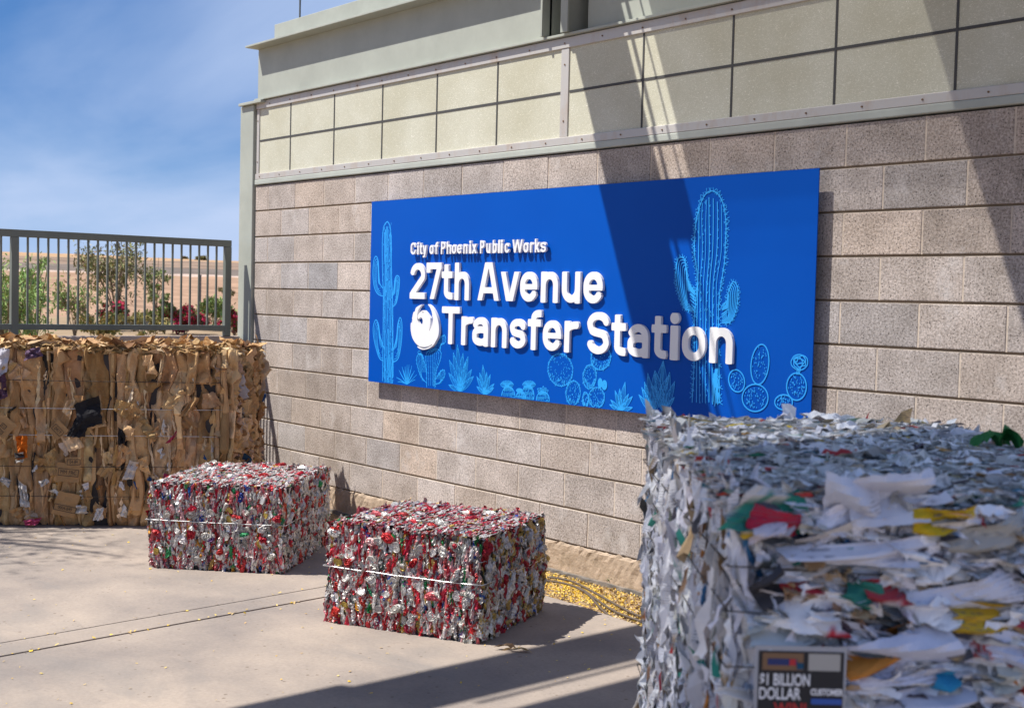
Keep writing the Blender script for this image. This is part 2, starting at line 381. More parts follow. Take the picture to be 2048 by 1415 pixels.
# corner post with its cap plate
MB().box(-0.425, -0.212, -0.022, 0.20, -0.1, 3.032).build('corner_post', m_steel, bld, bevel=0.006)
MB().box(-0.41, -0.05, -0.05, 0.19, 3.0335, 3.0555).build('post_cap', m_steel, bld, bevel=0.003)

# ------------------------------------------------------------------ steel canopy over the forecourt (above the frame, throws the shade)
ZC = 4.2
can = empty('canopy', (5, -3, ZC), 'steel shade canopy above the forecourt with an open slot beside its edge', 'canopy')
r1 = MB()
r1.box(2.99, 3.385, -6.6, 0.04, ZC, ZC+0.05)               # strip between edge and slot
r1.box(2.94, 2.99, -6.6, -4.35, ZC, ZC+0.05)
r1.box(3.385, 3.595, -1.26, -1.09, ZC, ZC+0.04)            # tie across the slot
r1.build('roof_panel', m_roof, can)
MB().box(3.432, 3.448, -4.05, 0.04, ZC, ZC+0.03).box(3.538, 3.543, -2.6, 0.04, ZC, ZC+0.02).build('slot_bar', m_roof, can)
MB().box(3.575, 4.6, -6.6, -2.75, ZC, ZC+0.05).box(5.95, 7.1, -6.6, -2.75, ZC, ZC+0.05).box(4.6, 5.95, -6.6, -4.75, ZC, ZC+0.05).box(4.6, 5.95, -3.2, -2.75, ZC, ZC+0.05).build('roof_panel', m_roof, can)
MB().add([(4.6, -4.75, ZC+.02), (5.95, -4.75, ZC+.02), (5.95, -3.2, ZC+.02), (4.6, -3.2, ZC+.02)], [(0, 1, 2, 3)]).build('sun_filter_sheet', sun_filter(.30), can)  # added see-through sheet, lets part sun onto the paper bale's far top
MB().box(5.165, 7.1, -2.75, 0.04, ZC, ZC+0.05).build('roof_panel', m_roof, can)
ycuts = [0.04, -1.03, -1.10, -1.17, -1.24, -1.31, -2.75]
for k, op_ in enumerate((0.24, 0.38, 0.52, 0.65, 0.75, 0.80)):  # added sheets, openness stepped to soften the shade line on wall and sign
    ya, yb = ycuts[k+1], ycuts[k]
    MB().add([(3.595, ya, ZC+.02), (5.165, ya, ZC+.02), (5.165, yb, ZC+.02), (3.595, yb, ZC+.02)], [(0, 1, 2, 3)]).build('sun_filter_sheet', sun_filter(op_), can)
for x, y in ((3.2, -6.45), (7.0, -6.45)):
    MB().box(x-.08, x+.08, y-.08, y+.08, 0, ZC).build('column', m_steel, can)
MB().box(2.99, 7.1, -6.55, -6.35, ZC-0.2, ZC-0.002).build('edge_beam', m_steel, can)

# ------------------------------------------------------------------ pavement, planting strip, desert
def slab_edge(x):                          # front edge of the pavement against the planting strip
    if x < 4.1: return -0.485
    return -0.485 - 0.10*min(x-4.1, 1.2)**1.5
def jx(y, k): return (3.135 + (y+3.056)*(-0.0641) if k == 0 else 3.340 + (y+3.123)*(-0.0699))
pv = MB(); g_ = 0.010
def pav(xa, xb, mb):
    ys = np.linspace(-9.5, -0.485, 40); V = []; F = []
    nx = 24
    for y in ys:
        a, b = xa(y), xb(y)
        for i in range(nx+1):
            x = a + (b-a)*i/nx; yy = y
            if y > -0.7: yy = slab_edge(x) - (-0.485-y)
            V.append((x, yy, 0.0))
    for j in range(len(ys)-1):
        for i in range(nx):
            F.append((j*(nx+1)+i, j*(nx+1)+i+1, (j+1)*(nx+1)+i+1, (j+1)*(nx+1)+i))
    o = len(V); top = [(len(ys)-1)*(nx+1)+i for i in range(nx+1)]
    for k in (top, [j*(nx+1) for j in range(len(ys))][::-1], [j*(nx+1)+nx for j in range(len(ys))], list(range(nx, -1, -1))):
        b0 = len(V); V += [(V[q][0], V[q][1], -0.12) for q in k]
        for q in range(len(k)-1): F.append((k[q], b0+q, b0+q+1, k[q+1])[::-1])
    mb.add(V, F)
pav(lambda y: -0.36, lambda y: jx(y, 0)-g_*.5, pv)
pav(lambda y: jx(y, 0)+g_*.5, lambda y: jx(y, 1)-g_, pv)
pav(lambda y: jx(y, 1)+g_, lambda y: 14.0, pv)
tag(pv.build('pavement', m_slab), kind='structure')
tag(MB().box(2.6, 3.9, -9.5, -0.49, -0.09, -0.012).build('pavement_joint', m_groove), kind='structure')
di = MB(); nx, ny = 300, 14; V = []; F = []
for j in range(ny+1):
    for i in range(nx+1):
        x = -0.3 + 14.3*i/nx; u = j/ny
        ya = slab_edge(x) - 0.05; y = ya + (0.02-ya)*u
        V.append((x, y, -0.055 + 0.035*u + rng.normal(0, 0.004)))
for j in range(ny):
    for i in range(nx): F.append((j*(nx+1)+i, j*(nx+1)+i+1, (j+1)*(nx+1)+i+1, (j+1)*(nx+1)+i))
tag(di.add(V, F).build('planting_strip', m_dirt, smooth=True), kind='structure')

prof = [(0.0, -0.13), (25, -0.13), (32, -0.05), (50, 0.10), (58, 0.42), (96, 2.44), (97, 2.58), (103, 2.72), (108, 3.02), (116, 3.35), (158, 4.95), (170, 5.2), (300, 8.7), (420, 11.4), (900, 14), (5000, 14)]
pr_d = np.array([p[0] for p in prof]); pr_z = np.array([p[1] for p in prof])
def gz(d): return np.interp(d, pr_d, pr_z)
rs = np.concatenate([[0.01], np.linspace(12, 58, 30), np.linspace(60, 125, 70), np.linspace(128, 460, 60), [600, 900, 1500, 3000, 5000]])
na = 360; V = []; F = []; C = []
for r_ in rs:
    for k in range(na):
        a = 2*math.pi*k/na
        ph = math.sin(a*9+1)*0.5 + math.sin(a*23)*0.3
        z = gz(r_ + (ph*3 if r_ > 130 else ph*0.8)) + (rng.normal(0, 0.06) if 50 < r_ < 460 else 0) + (0.35*ph if r_ > 250 else 0)
        V.append((CAM[0]+r_*math.cos(a), CAM[1]+r_*math.sin(a), z))
        q = rng.random()
        if r_ < 56: c = (0.34, 0.25, 0.16)
        elif r_ < 97: c = np.array((0.44, 0.285, 0.19))*(0.86+0.14*math.sin(r_*2.1+math.sin(a*40)*1.5))
        elif r_ < 104: c = (0.56, 0.43, 0.35)
        elif r_ < 122: c = (0.19, 0.155, 0.13)
        elif r_ < 185: c = np.array((0.28, 0.20, 0.145))*(1+0.22*math.sin(r_*.35))
        else: c = (0.46, 0.30, 0.175)
        C.append(np.array(c)*(0.9+0.2*q))
for j in range(len(rs)-1):
    for k in range(na): F.append((j*na+k, (j+1)*na+k, (j+1)*na+(k+1) % na, j*na+(k+1) % na))
tag(MB().add(V, F, np.array(C)).build('desert_ground', m_desert, smooth=True), kind='structure')

# low retaining wall and the guard rail on it
MB_rw = MB().box(-0.47, -0.362, -9.5, -0.03, -0.12, 1.205)
rw = MB_rw.build('retaining_wall', m_wallc, bevel=0.01)
tag(rw, 'low concrete wall under the grey guard rail, behind the cardboard bale', 'wall')
fe = empty('guard_rail', (-0.4, -2, 1.2), 'grey green metal guard rail with thin upright bars beside the corner post', 'railing')
def fx(y): return -0.375 - 0.045*(-y-0.13)
def fz(y): return 0.0
YE = -6.2
def railbox(z0, z1, name, w=0.022):
    m = MB(); V = []
    for y in (-0.12, YE):
        x = fx(y)
        V += [(x-w, y, z0), (x+w, y, z0), (x+w, y, z1), (x-w, y, z1)]
    m.add(V, [(0, 1, 2, 3), (7, 6, 5, 4), (0, 4, 5, 1), (1, 5, 6, 2), (2, 6, 7, 3), (3, 7, 4, 0)])
    m.build(name, m_fence, fe, bevel=0.003)
railbox(1.913, 1.965, 'top_rail'); railbox(1.250, 1.290, 'bottom_rail')
posts = [-0.145, -1.783, -3.42, -5.06]
for y in posts:
    x = fx(y); MB().box(x-0.023, x+0.023, y-0.026, y+0.026, 1.2055, 1.9125).build('post', m_fence, fe, bevel=0.003)
for a, b in zip(posts[:-1], posts[1:]):
    for k in range(1, 22):
        y = a - 0.02 + (b-a+0.04)*k/22; x = fx(y)
        MB().box(x-0.0065, x+0.0065, y-0.0065, y+0.0065, 1.2905, 1.9125).build('bar', m_fence, fe)
# ------------------------------------------------------------------ wall sign: blue panel, raised letters, emblem, line drawings
SX0, SX1, SZ0, SZ1, SY = 1.522, 5.185, 0.968, 2.196, -0.060
sign = empty('wall_sign', (3.35, -0.06, SZ0), 'wide blue sign board with raised white lettering and cactus line drawings on block wall', 'sign')
panel = MB().box(SX0, SX1, SY, SY+0.006, SZ0, SZ1).build('sign_panel', m_blue, sign)
for x in (1.9, 3.35, 4.8):
    MB().box(x-.02, x+.02, SY+0.0065, -0.0015, SZ0+.08, SZ1-.08).build('mounting_rail', m_alu, sign)

def cr_spline(P, closed=False, k=6):
    P = [np.array(p, float) for p in P]; n = len(P); out = []
    rngi = range(n if closed else n-1)
    for i in rngi:
        g = (lambda j: P[j % n]) if closed else (lambda j: P[min(max(j, 0), n-1)])
        p0, p1, p2, p3 = g(i-1), g(i), g(i+1), g(i+2)
        for s in range(k):
            u = s/k
            out.append(0.5*((2*p1) + (-p0+p2)*u + (2*p0-5*p1+4*p2-p3)*u*u + (-p0+3*p1-3*p2+p3)*u**3))
    out.append(P[0] if closed else P[-1])
    return np.array(out)

def sdf_path(X, Y, pts, hw, butt=(True, True)):
    d = np.full(X.shape, 9.0); pts = np.asarray(pts, float); m = len(pts)-1
    for i in range(m):
        a, b = pts[i], pts[i+1]; e = b-a; L2 = e@e
        if L2 < 1e-12: continue
        tt = ((X-a[0])*e[0]+(Y-a[1])*e[1])/L2; tc_ = np.clip(tt, 0, 1); L = math.sqrt(L2)
        dd = np.hypot(X-a[0]-tc_*e[0], Y-a[1]-tc_*e[1])-hw
        if i == 0 and butt[0]: dd = np.where(tt < 0, np.maximum(np.abs((X-a[0])*-e[1]+(Y-a[1])*e[0])/L-hw, -tt*L), dd)
        if i == m-1 and butt[1]: dd = np.where(tt > 1, np.maximum(np.abs((X-a[0])*-e[1]+(Y-a[1])*e[0])/L-hw, (tt-1)*L), dd)
        d = np.minimum(d, dd)
    return d
def sdf_poly(X, Y, P):
    P = np.asarray(P, float); d = np.full(X.shape, 1e9); ins = np.zeros(X.shape, bool); n = len(P)
    for i in range(n):
        a, b = P[i], P[(i+1) % n]; e = b-a; L2 = e@e
        if L2 < 1e-14: continue
        tt = np.clip(((X-a[0])*e[0]+(Y-a[1])*e[1])/L2, 0, 1)
        d = np.minimum(d, np.hypot(X-a[0]-tt*e[0], Y-a[1]-tt*e[1]))
        c = (a[1] > Y) != (b[1] > Y)
        if abs(e[1]) > 1e-14: ins ^= c & (X < a[0]+(Y-a[1])*e[0]/e[1])
    return np.where(ins, -d, d)
def solid(D, gx, gy, y_front, y_back, mb, col=(0.8, 0.8, 0.8)):
    """Marching squares over the distance field D[j,i]; front face, and side walls back to y_back."""
    V = []; F = []; idx = {}
    def vert(key, x, z):
        if key not in idx: idx[key] = len(V); V.append((x, y_front, z))
        return idx[key]
    back = {}
    def bk(i):
        if i not in back: back[i] = len(V); V.append((V[i][0], y_back, V[i][2]))
        return back[i]
    nj, ni = D.shape
    segs = []
    act = np.minimum.reduce([D[:-1, :-1], D[1:, :-1], D[:-1, 1:], D[1:, 1:]]) < 0
    for j, i in zip(*np.nonzero(act)):
        cs = [(j, i), (j, i+1), (j+1, i+1), (j+1, i)]; poly = []
        for k in range(4):
            a, b = cs[k], cs[(k+1) % 4]; da, db = D[a], D[b]
            if da < 0: poly.append((vert(('v', a), gx[a[1]], gy[a[0]]), False))
            if (da < 0) != (db < 0):
                u = da/(da-db); key = ('e',) + tuple(sorted((a, b)))
                poly.append((vert(key, gx[a[1]]+(gx[b[1]]-gx[a[1]])*u, gy[a[0]]+(gy[b[0]]-gy[a[0]])*u), True))
        if len(poly) >= 3:
            F.append(tuple(p[0] for p in poly))
            for k in range(len(poly)):
                p, q = poly[k], poly[(k+1) % len(poly)]
                if p[1] and q[1]: segs.append((p[0], q[0]))
    for a, b in segs: F.append((b, a, bk(a), bk(b)))
    return mb.add(V, F, col)

def arc(cx, cy, rx, ry, a0, a1, n=14):
    a = np.radians(np.linspace(a0, a1, n)); return [(cx+rx*math.cos(t), cy+ry*math.sin(t)) for t in a]
XH = 0.755
def glyph(ch, W, s, X, Y):
    h = s/2; L, R = h, W-h; c = W/2; rx = (R-L)/2; r = max(rx, 0.02); ry = min(r*1.08, 0.24)
    P = lambda *p, b=(True, True): sdf_path(X, Y, p, h, b)
    Q = lambda p, b=(True, True): sdf_path(X, Y, p, h, b)
    clip = lambda d, top: np.maximum(d, np.maximum(-Y, Y-top))
    U = lambda *d: np.minimum.reduce(list(d))
    top = XH-h
    ring = lambda y0, y1: arc(c, y1-ry, rx, ry, 0, 180) + arc(c, y0+ry, rx, ry, 180, 360) + [(R, y1-ry)]
    if ch == 'o': return Q(ring(h, top), (False, False))
    if ch == 'n': return U(P((L, 0), (L, XH)), Q([(L, 0.35)] + arc(c, top-ry, rx, ry, 180, 0) + [(R, 0)]))
    if ch == 'h': return U(P((L, 0), (L, 1)), Q([(L, 0.35)] + arc(c, top-ry, rx, ry, 180, 0) + [(R, 0)]))
    if ch == 'u': return U(P((R, 0), (R, XH)), Q([(L, XH)] + arc(c, h+ry, rx, ry, 180, 360) + [(R, 0.4)]))
    if ch == 'r': return U(P((L, 0), (L, XH)), Q([(L, 0.35)] + arc(L+(W-L)*0.86, top-ry, (W-L)*0.86, ry, 180, 84)))
    if ch == 'i': return U(P((L, 0), (L, XH)), np.hypot(X-L, (Y-0.925))-h*1.12)
    if ch == 'l': return P((L, 0), (L, 1))
    if ch == 't':
        x = W*0.40; q = W-x
        return U(Q([(x, 0.95)] + arc(x+q*0.72, h+0.12, q*0.72, 0.12, 180, 270, 8) + [(W, h)]), P((0, XH-h*0.92), (W*0.97, XH-h*0.92)))
    if ch == 'f':
        x = W*0.42; q = W-x
        return U(Q([(x, 0)] + arc(x+q*0.66, 1-h-0.12, q*0.66, 0.12, 180, 90, 8) + [(W, 1-h)]), P((0, XH-h*0.92), (W*0.95, XH-h*0.92)))
    if ch == 'e':
        ym = 0.375
        return U(Q([(R, ym-0.01)] + arc(c, top-ry, rx, ry, 0, 180) + arc(c, h+ry, rx, ry, 180, 335)), P((L, ym), (R+h*0.98, ym)) + 0.022)
    if ch == 'a':
        return U(Q(arc(c, top-ry*0.85, rx, ry*0.85, 165, 0) + [(R, 0)]), Q([(R, 0.425)] + arc(c, 0.425-0.115, rx*1.0, 0.118, 90, 180) + arc(c, h+0.12, rx, 0.12, 180, 270) + arc(c, h+0.12, rx, 0.12, 270, 350)))
    if ch in 'sS':
        T = XH if ch == 's' else 1.0; y1 = T-h; ym = T/2
        q = (ym-h)/2
        pts = arc(c, y1-q, rx, q, 12, 180, 12) + [(L+rx*0.28, ym+q*0.22), (c, ym), (R-rx*0.28, ym-q*0.22)] + arc(c, h+q, rx, q, 0, -168, 12)
        return Q(cr_spline(pts, k=2))
    if ch == 'c': return Q(arc(c, top-ry, rx, ry, 12, 180) + arc(c, h+ry, rx, ry, 180, 348))
    if ch == 'C': return Q([(R, 0.70)] + arc(c, 1-h-ry, rx, ry, 0, 180) + arc(c, h+ry, rx, ry, 180, 360) + [(R, 0.30)])
    if ch == 'b': return U(P((L, 0), (L, 1)), Q(ring(h, top), (False, False)))
    if ch == 'P': return U(P((L, 0), (L, 1)), Q([(L, 1-h), (c, 1-h)] + arc(c, 0.70, rx, 0.30-h, 90, -90, 14) + [(L, 0.40+h)]))
    if ch == 'T': return U(P((0, 1-h*0.92), (W, 1-h*0.92)), P((c, 0), (c, 1)))
    if ch == '7': return U(clip(P((W*0.28, -0.2), (W-h*1.02, 1-s*0.6)), 1-s*0.3), P((0, 1-h*0.92), (W, 1-h*0.92)), P((h*0.86, 0.74), (h*0.86, 1)))
    if ch == '2': return U(Q(arc(c, 1-h-ry*1.02, rx, ry*1.02, 175, -18, 14) + [(L+0.02, h+0.06), (L, h)], (True, False)), P((0, h*0.92), (W, h*0.92)))
    if ch in 'Avy':
        if ch == 'A': return U(clip(P((L*0.62, -0.2), (L*0.62, -0.2)), 1), clip(U(P((h*0.9-0.055, -0.2), (c-h*0.28, 1.1)), P((W-h*0.9+0.055, -0.2), (c+h*0.28, 1.1))), 1), P((W*0.24, 0.27), (W*0.76, 0.27)) + 0.012)
        v = clip(U(P((h*0.9-0.07, XH+0.2), (c-h*0.1, -0.1)), P((W-h*0.9+0.07, XH+0.2), (c+h*0.1, -0.1))), XH)
        if ch == 'v': return v
        return U(v, np.maximum(Q([(c+h*0.6, 0.15), (c-h*0.3, -0.13), (c-h*1.2, -0.19), (0, -0.19)]), -Y-0.28))
    if ch == 'x': return clip(U(P((h*0.5, -0.1), (W-h*0.5, XH+0.1)), P((h*0.5, XH+0.1), (W-h*0.5, -0.1))), XH)
    if ch == 'k': return U(P((L, 0), (L, 1)), clip(U(P((L+h*0.6, 0.24), (W-h*0.4, XH+0.12)), P((L+rx*0.7, 0.40), (W-h*0.4, -0.12))), XH))
    if ch == 'W':
        q = W/4
        return clip(U(P((h*0.8-0.03, 1.15), (q+0.02, -0.12)), P((q-0.02, -0.12), (c+0.02, 1.12)), P((c-0.02, 1.12), (3*q+0.02, -0.12)), P((3*q-0.02, -0.12), (W-h*0.8+0.03, 1.15))), 1)
def letters(txt, spans, base, H, stroke, yf, yb, cell):
    k = 0
    for ch in txt:
        if ch == ' ': continue
        a, b = spans[k]; k += 1
        Wd = (b-a)/H
        gx = np.arange(-0.06, Wd+0.06+cell, cell); gy = np.arange(-0.34, 1.06, cell)
        X, Y = np.meshgrid(gx, gy)
        D = glyph(ch, Wd, min(stroke, Wd*0.62) if ch not in 'il' else Wd, X, Y)
        m = MB(); solid(D + 1e-7, SX0-0.002+a+gx*H, base+gy*H, yf, yb, m)
        m.build('letter', m_white, sign)
b2 = SZ0-0.001
letters('27th Avenue', [(.494,.655),(.673,.827),(.836,.945),(.967,1.112),(1.2,1.4),(1.421,1.579),(1.595,1.747),(1.778,1.924),(1.956,2.106),(2.133,2.285)], b2+0.577, 0.231, 0.182, -0.078, -0.0615, 0.02)
letters('Transfer Station', [(.846,1.022),(1.045,1.155),(1.156,1.308),(1.336,1.483),(1.511,1.654),(1.675,1.789),(1.805,1.959),(1.987,2.098),(2.172,2.343),(2.364,2.47),(2.485,2.635),(2.661,2.762),(2.79,2.845),(2.872,3.027),(3.055,3.203)], b2+0.300, 0.231, 0.182, -0.078, -0.0615, 0.02)
letters('City of Phoenix Public Works', [(.505,.559),(.577,.593),(.605,.632),(.641,.676),(.71,.753),(.765,.802),(.831,.877),(.891,.935),(.944,.987),(.998,1.042),(1.06,1.1),(1.119,1.136),(1.145,1.191),(1.224,1.265),(1.284,1.324),(1.344,1.382),(1.396,1.412),(1.421,1.438),(1.457,1.498),(1.528,1.617),(1.627,1.67),(1.686,1.717),(1.727,1.771),(1.776,1.824)], b2+0.863, 0.077, 0.16, -0.088, -0.073, 0.035)
def sp(px, py, y=-0.0605):                 # photograph pixel -> (x, z) on the sign
    p = on(px, py, 1, y); return np.array([p[0], p[2]])
# emblem: round phoenix, outlined from its big shapes
def epts(L, closed=True, k=5):
    return cr_spline([sp(800+a/4.876, 460+b/4.876, -0.088) for a, b in L], closed, k)
def clean(D): return D
outer = epts([(262,722),(300,748),(335,805),(360,880),(370,960),(362,1030),(335,1085),(290,1125),(235,1140),(180,1132),(138,1095),(108,1040),(94,965),(96,905),(104,902),(110,850),(122,800),(134,792),(150,752),(205,724),(176,762),(160,810),(158,862),(172,905),(198,926),(209,908),(212,882),(204,858),(188,850),(170,866),(161,840),(178,808),(206,784),(226,784),(246,802),(268,832),(292,862),(304,838),(300,800),(284,758)])
slit1 = epts([(286,856),(300,846),(310,850),(309,895),(298,940),(274,985),(281,935),(287,895)])
slit2 = epts([(276,762),(292,800),(300,838),(290,800)])
slit3 = epts([(112,860),(108,900),(120,945),(112,915)])
eye = epts([(206,796),(224,800),(212,808)])
tail = epts([(158,1132),(200,1150),(250,1148),(300,1122),(335,1088),(310,1125),(262,1156),(210,1165),(172,1150)])
tailcut = epts([(150,1120),(200,1138),(255,1136),(300,1112),(300,1117),(255,1145),(200,1147),(160,1132)])
ex = np.arange(2.00, 2.42, 0.003); ez = np.arange(1.17, 1.56, 0.003); X, Y = np.meshgrid(ex, ez)
D = sdf_poly(X, Y, outer)
for sl_ in (slit1, slit2, slit3): D = np.maximum(D, -sdf_poly(X, Y, sl_))
D = np.minimum(D, sdf_poly(X, Y, tail)); D = np.maximum(D, -sdf_poly(X, Y, tailcut)); D = np.maximum(D, -sdf_poly(X, Y, eye))
m = MB(); solid(D+1e-7, ex, ez, -0.080, -0.0615, m); m.build('emblem', m_white, sign)

# line drawings: thin inked ribbons lying on the panel
lay = [0]
class Drawing:
    def __init__(s, name): s.m = MB(); s.name = name
    def line(s, pts, wd=0.0042, closed=False, spline=True, k=5):
        P = np.array(pts)
        if spline and len(P) > 2: P = cr_spline(P, closed, k)
        elif closed: P = np.vstack([P, P[:1]])
        ok = (P[:, 0] > SX0+.003) & (P[:, 0] < SX1-.003) & (P[:, 1] > SZ0+.003) & (P[:, 1] < SZ1-.003)
        runs = []; cur = []
        for p, o_ in zip(P, ok):
            if o_: cur.append(p)
            else:
                if len(cur) > 1: runs.append(np.array(cur))
                cur = []
        if len(cur) > 1: runs.append(np.array(cur))
        for r_ in runs:
            d = np.gradient(r_, axis=0); d /= np.maximum(np.linalg.norm(d, axis=1, keepdims=True), 1e-9)
            nrm = np.stack([-d[:, 1], d[:, 0]], 1)*wd/2; n_ = len(r_)
            y = SY-0.0004-lay[0]*0.0000012; lay[0] += 1
            A = r_+nrm; B = r_-nrm
            V = [(a[0], y, a[1]) for a in A] + [(b[0], y, b[1]) for b in B]
            s.m.add(V, [(i, n_+i, n_+i+1, i+1) for i in range(n_-1)])
    def done(s):
        if s.m.n: s.m.build(s.name, m_line, panel)
def za(a, b): return sp(735+a/3.7245, 420+b/3.7245)
def zb(a, b): return sp(980+a/5.851, 640+b/5.851)
def zc(a, b): return sp(1300+a/2.948, 350+b/2.948)
def L_(f, pts): return [f(*p) for p in pts]
def agave(f, base, tips, wide=0.11, inner=3, lw=0.0036):
    d = Drawing('agave_drawing')
    b = f(*base)
    for i, tp in enumerate(tips):
        t_ = f(*tp); e = t_-b; Ln = np.linalg.norm(e); n_ = np.array([-e[1], e[0]])/Ln; wv_ = min(max(Ln*wide, 0.010), 0.024)
        root = b + n_*0.0
        prof_ = [(0, .25), (.25, .75), (.5, 1), (.75, .72), (.92, .25), (1, 0)]
        for sg in (-1, 1):
            d.line([root+e*u+n_*sg*wv_*q for u, q in prof_], lw)
        for k in range(inner):
            o_ = (k-(inner-1)/2)/(inner)*1.5
            d.line([root+e*u+n_*wv_*q*o_ for u, q in prof_[:-1]], lw*0.6)
    d.done()
def spiny(d, P, every=0.018, ln=0.013, lw=0.003, jit=1.0, both=True, out=1):
    P = cr_spline(np.array(P), False, 8); acc = 0
    for i in range(1, len(P)):
        e = P[i]-P[i-1]; acc += np.linalg.norm(e)
        if acc > every:
            acc = 0; n_ = np.array([-e[1], e[0]])/max(np.linalg.norm(e), 1e-9)*out
            for q in ((-.5, .5) if both else (0,)):
                a = q + random.uniform(-.3, .3); v = n_*math.cos(a) + np.array([n_[1], -n_[0]])*math.sin(a)
                d.line([P[i]-v*ln*0.25, P[i]+v*ln*random.uniform(.6, 1.2)], lw, spline=False)
def pad(f, cx, cy, rx, ry, rot=0, spines=True, dots=26, hatch=True, lw=0.0045, frac=(0, 360)):
    d = Drawing('prickly_pear_drawing'); a = np.radians(np.linspace(*frac, 40)); r_ = math.radians(rot)
    P = [f(cx+rx*math.cos(t)*math.cos(r_)-ry*math.sin(t)*math.sin(r_), cy+rx*math.cos(t)*math.sin(r_)+ry*math.sin(t)*math.cos(r_)) for t in a]
    d.line(P, lw, k=2)
    if spines: spiny(d, P, 0.017, 0.013, 0.0028, out=-1); spiny(d, P, 0.05, 0.01, 0.0028, out=1)
    for _ in range(dots):
        q = random.random()**.5*0.82; t = random.uniform(0, 6.283)
        x, y = cx+rx*q*math.cos(t), cy+ry*q*math.sin(t)
        p = f(x, y); d.line([p, p+np.array([random.uniform(-.004, .004), random.uniform(.005, .009)])], 0.0036, spline=False)
    if hatch:
        for _ in range(34):
            t = math.radians(random.uniform(20, 160)); q = random.uniform(.72, .97)
            p = f(cx+rx*q*math.cos(t), cy+ry*q*math.sin(t)); d.line([p, p+np.array([0.004, random.uniform(.008, .018)])], 0.0026, spline=False)
    d.done()
# left saguaro
d = Drawing('saguaro_drawing')
trunk = L_(za, [(112,1300),(114,1100),(116,900),(118,640),(112,480),(110,250),(118,140),(130,105),(147,88),(162,105),(171,140),(177,260),(179,480),(186,640),(189,900),(191,1300)])
d.line(trunk, 0.008)
for i, x in enumerate((124, 133, 142, 150, 159, 168, 177)):
    y = 112+abs(x-146)*2.5
    while y < 1290:
        ln = random.uniform(90, 330); k = (y-100)/1200*8
        pts = [za(x+(x-147)*0.12*((yy-100)/1200)+random.uniform(-1.6, 1.6)+5*((yy-100)/1200), yy) for yy in np.linspace(y, min(y+ln, 1295), 6)]
        d.line(pts, random.choice([0.005, 0.0075, 0.010])); y += ln+random.uniform(2, 10)
for arm in ([(113,640),(75,622),(50,570),(40,470),(48,370),(65,345),(80,380),(85,470),(92,545),(113,580)],
            [(188,718),(215,690),(233,600),(238,510),(221,488),(205,510),(197,580),(188,640)],
            [(118,1122),(85,1095),(52,980),(42,880),(60,818),(82,850),(95,940),(128,1040)],
            [(190,1132),(230,1100),(253,980),(257,850),(243,800),(225,850),(215,950),(190,1050)]):
    d.line(L_(za, arm), 0.0075)
    A = np.array(arm, float); c_ = A.mean(0)
    for q in (0.75, 0.5, 0.28): d.line([za(*(c_+(p-c_)*np.array([q, 0.5+q*0.5]))) for p in A], 0.005)
    for q in range(14):
        p = za(*(A[random.randrange(len(A))]*0.6+c_*0.4+np.random.default_rng(q).normal(0, 6, 2))); d.line([p, p+np.array([.003, .009])], 0.003, spline=False)
spiny(d, trunk, 0.03, 0.008, 0.0025, both=False)
for q in range(90):
    y = random.uniform(110, 1280); p = za(random.uniform(118, 182), y); d.line([p, p+np.array([0, .016])], 0.0042, spline=False)
d.done()
# yucca tuft
d = Drawing('yucca_drawing'); b = za(292, 1296)
for tp in [(295,1150),(330,1158),(258,1165),(350,1195),(235,1190),(215,1245),(366,1225),(225,1278),(356,1262),(310,1150),(270,1190),(245,1215),(335,1215),(280,1165),(320,1190)]:
    t_ = za(*tp); mid_ = (b+t_)/2+np.array([(b[0]-t_[0])*-.12, .006])
    d.line([b, mid_, t_], 0.0034); d.line([b+np.array([.006, 0]), mid_+np.array([.003, .002]), t_], 0.0034)
d.done()
# organ pipe cluster under the emblem
d = Drawing('cholla_drawing')
for arm in ([(440,1320),(440,1200),(436,1080),(470,1040),(520,1036),(548,1062),(540,1120),(512,1200),(503,1320)],
            [(436,1282),(395,1232),(366,1130),(372,1085),(390,1068),(410,1082),(428,1150),(440,1210)],
            [(508,1262),(535,1212),(560,1190),(576,1200),(572,1240),(542,1282),(505,1296)],
            [(500,1030),(515,990),(535,938),(550,950),(560,935),(580,938),(578,985),(548,1005),(540,1040)]):
    P = L_(za, arm); d.line(P, 0.0048); spiny(d, P, 0.02, 0.008, 0.0026); spiny(d, P, 0.026, 0.006, 0.0026, out=-1)
    A = np.array(arm, float); c_ = A.mean(0)
    for q in (0.7, 0.4, 0.12): Pq = [za(*(c_+(p-c_)*np.array([q, 0.92]))) for p in A]; d.line(Pq, 0.003); spiny(d, Pq, 0.03, 0.006, 0.0026)
d.line([za(390+14*math.cos(t), 1060+12*math.sin(t)) for t in np.linspace(0, 6.28, 12)], 0.004); d.done()
agave(za, (690, 1350), [(670,1000),(712,1065),(750,1090),(610,1115),(778,1185),(605,1212),(792,1237),(605,1300),(640,1060),(735,1130)])
agave(za, (875, 1372), [(860,1152),(889,1205),(916,1222),(814,1237),(945,1292),(942,1322),(814,1312),(836,1210)], 0.10)
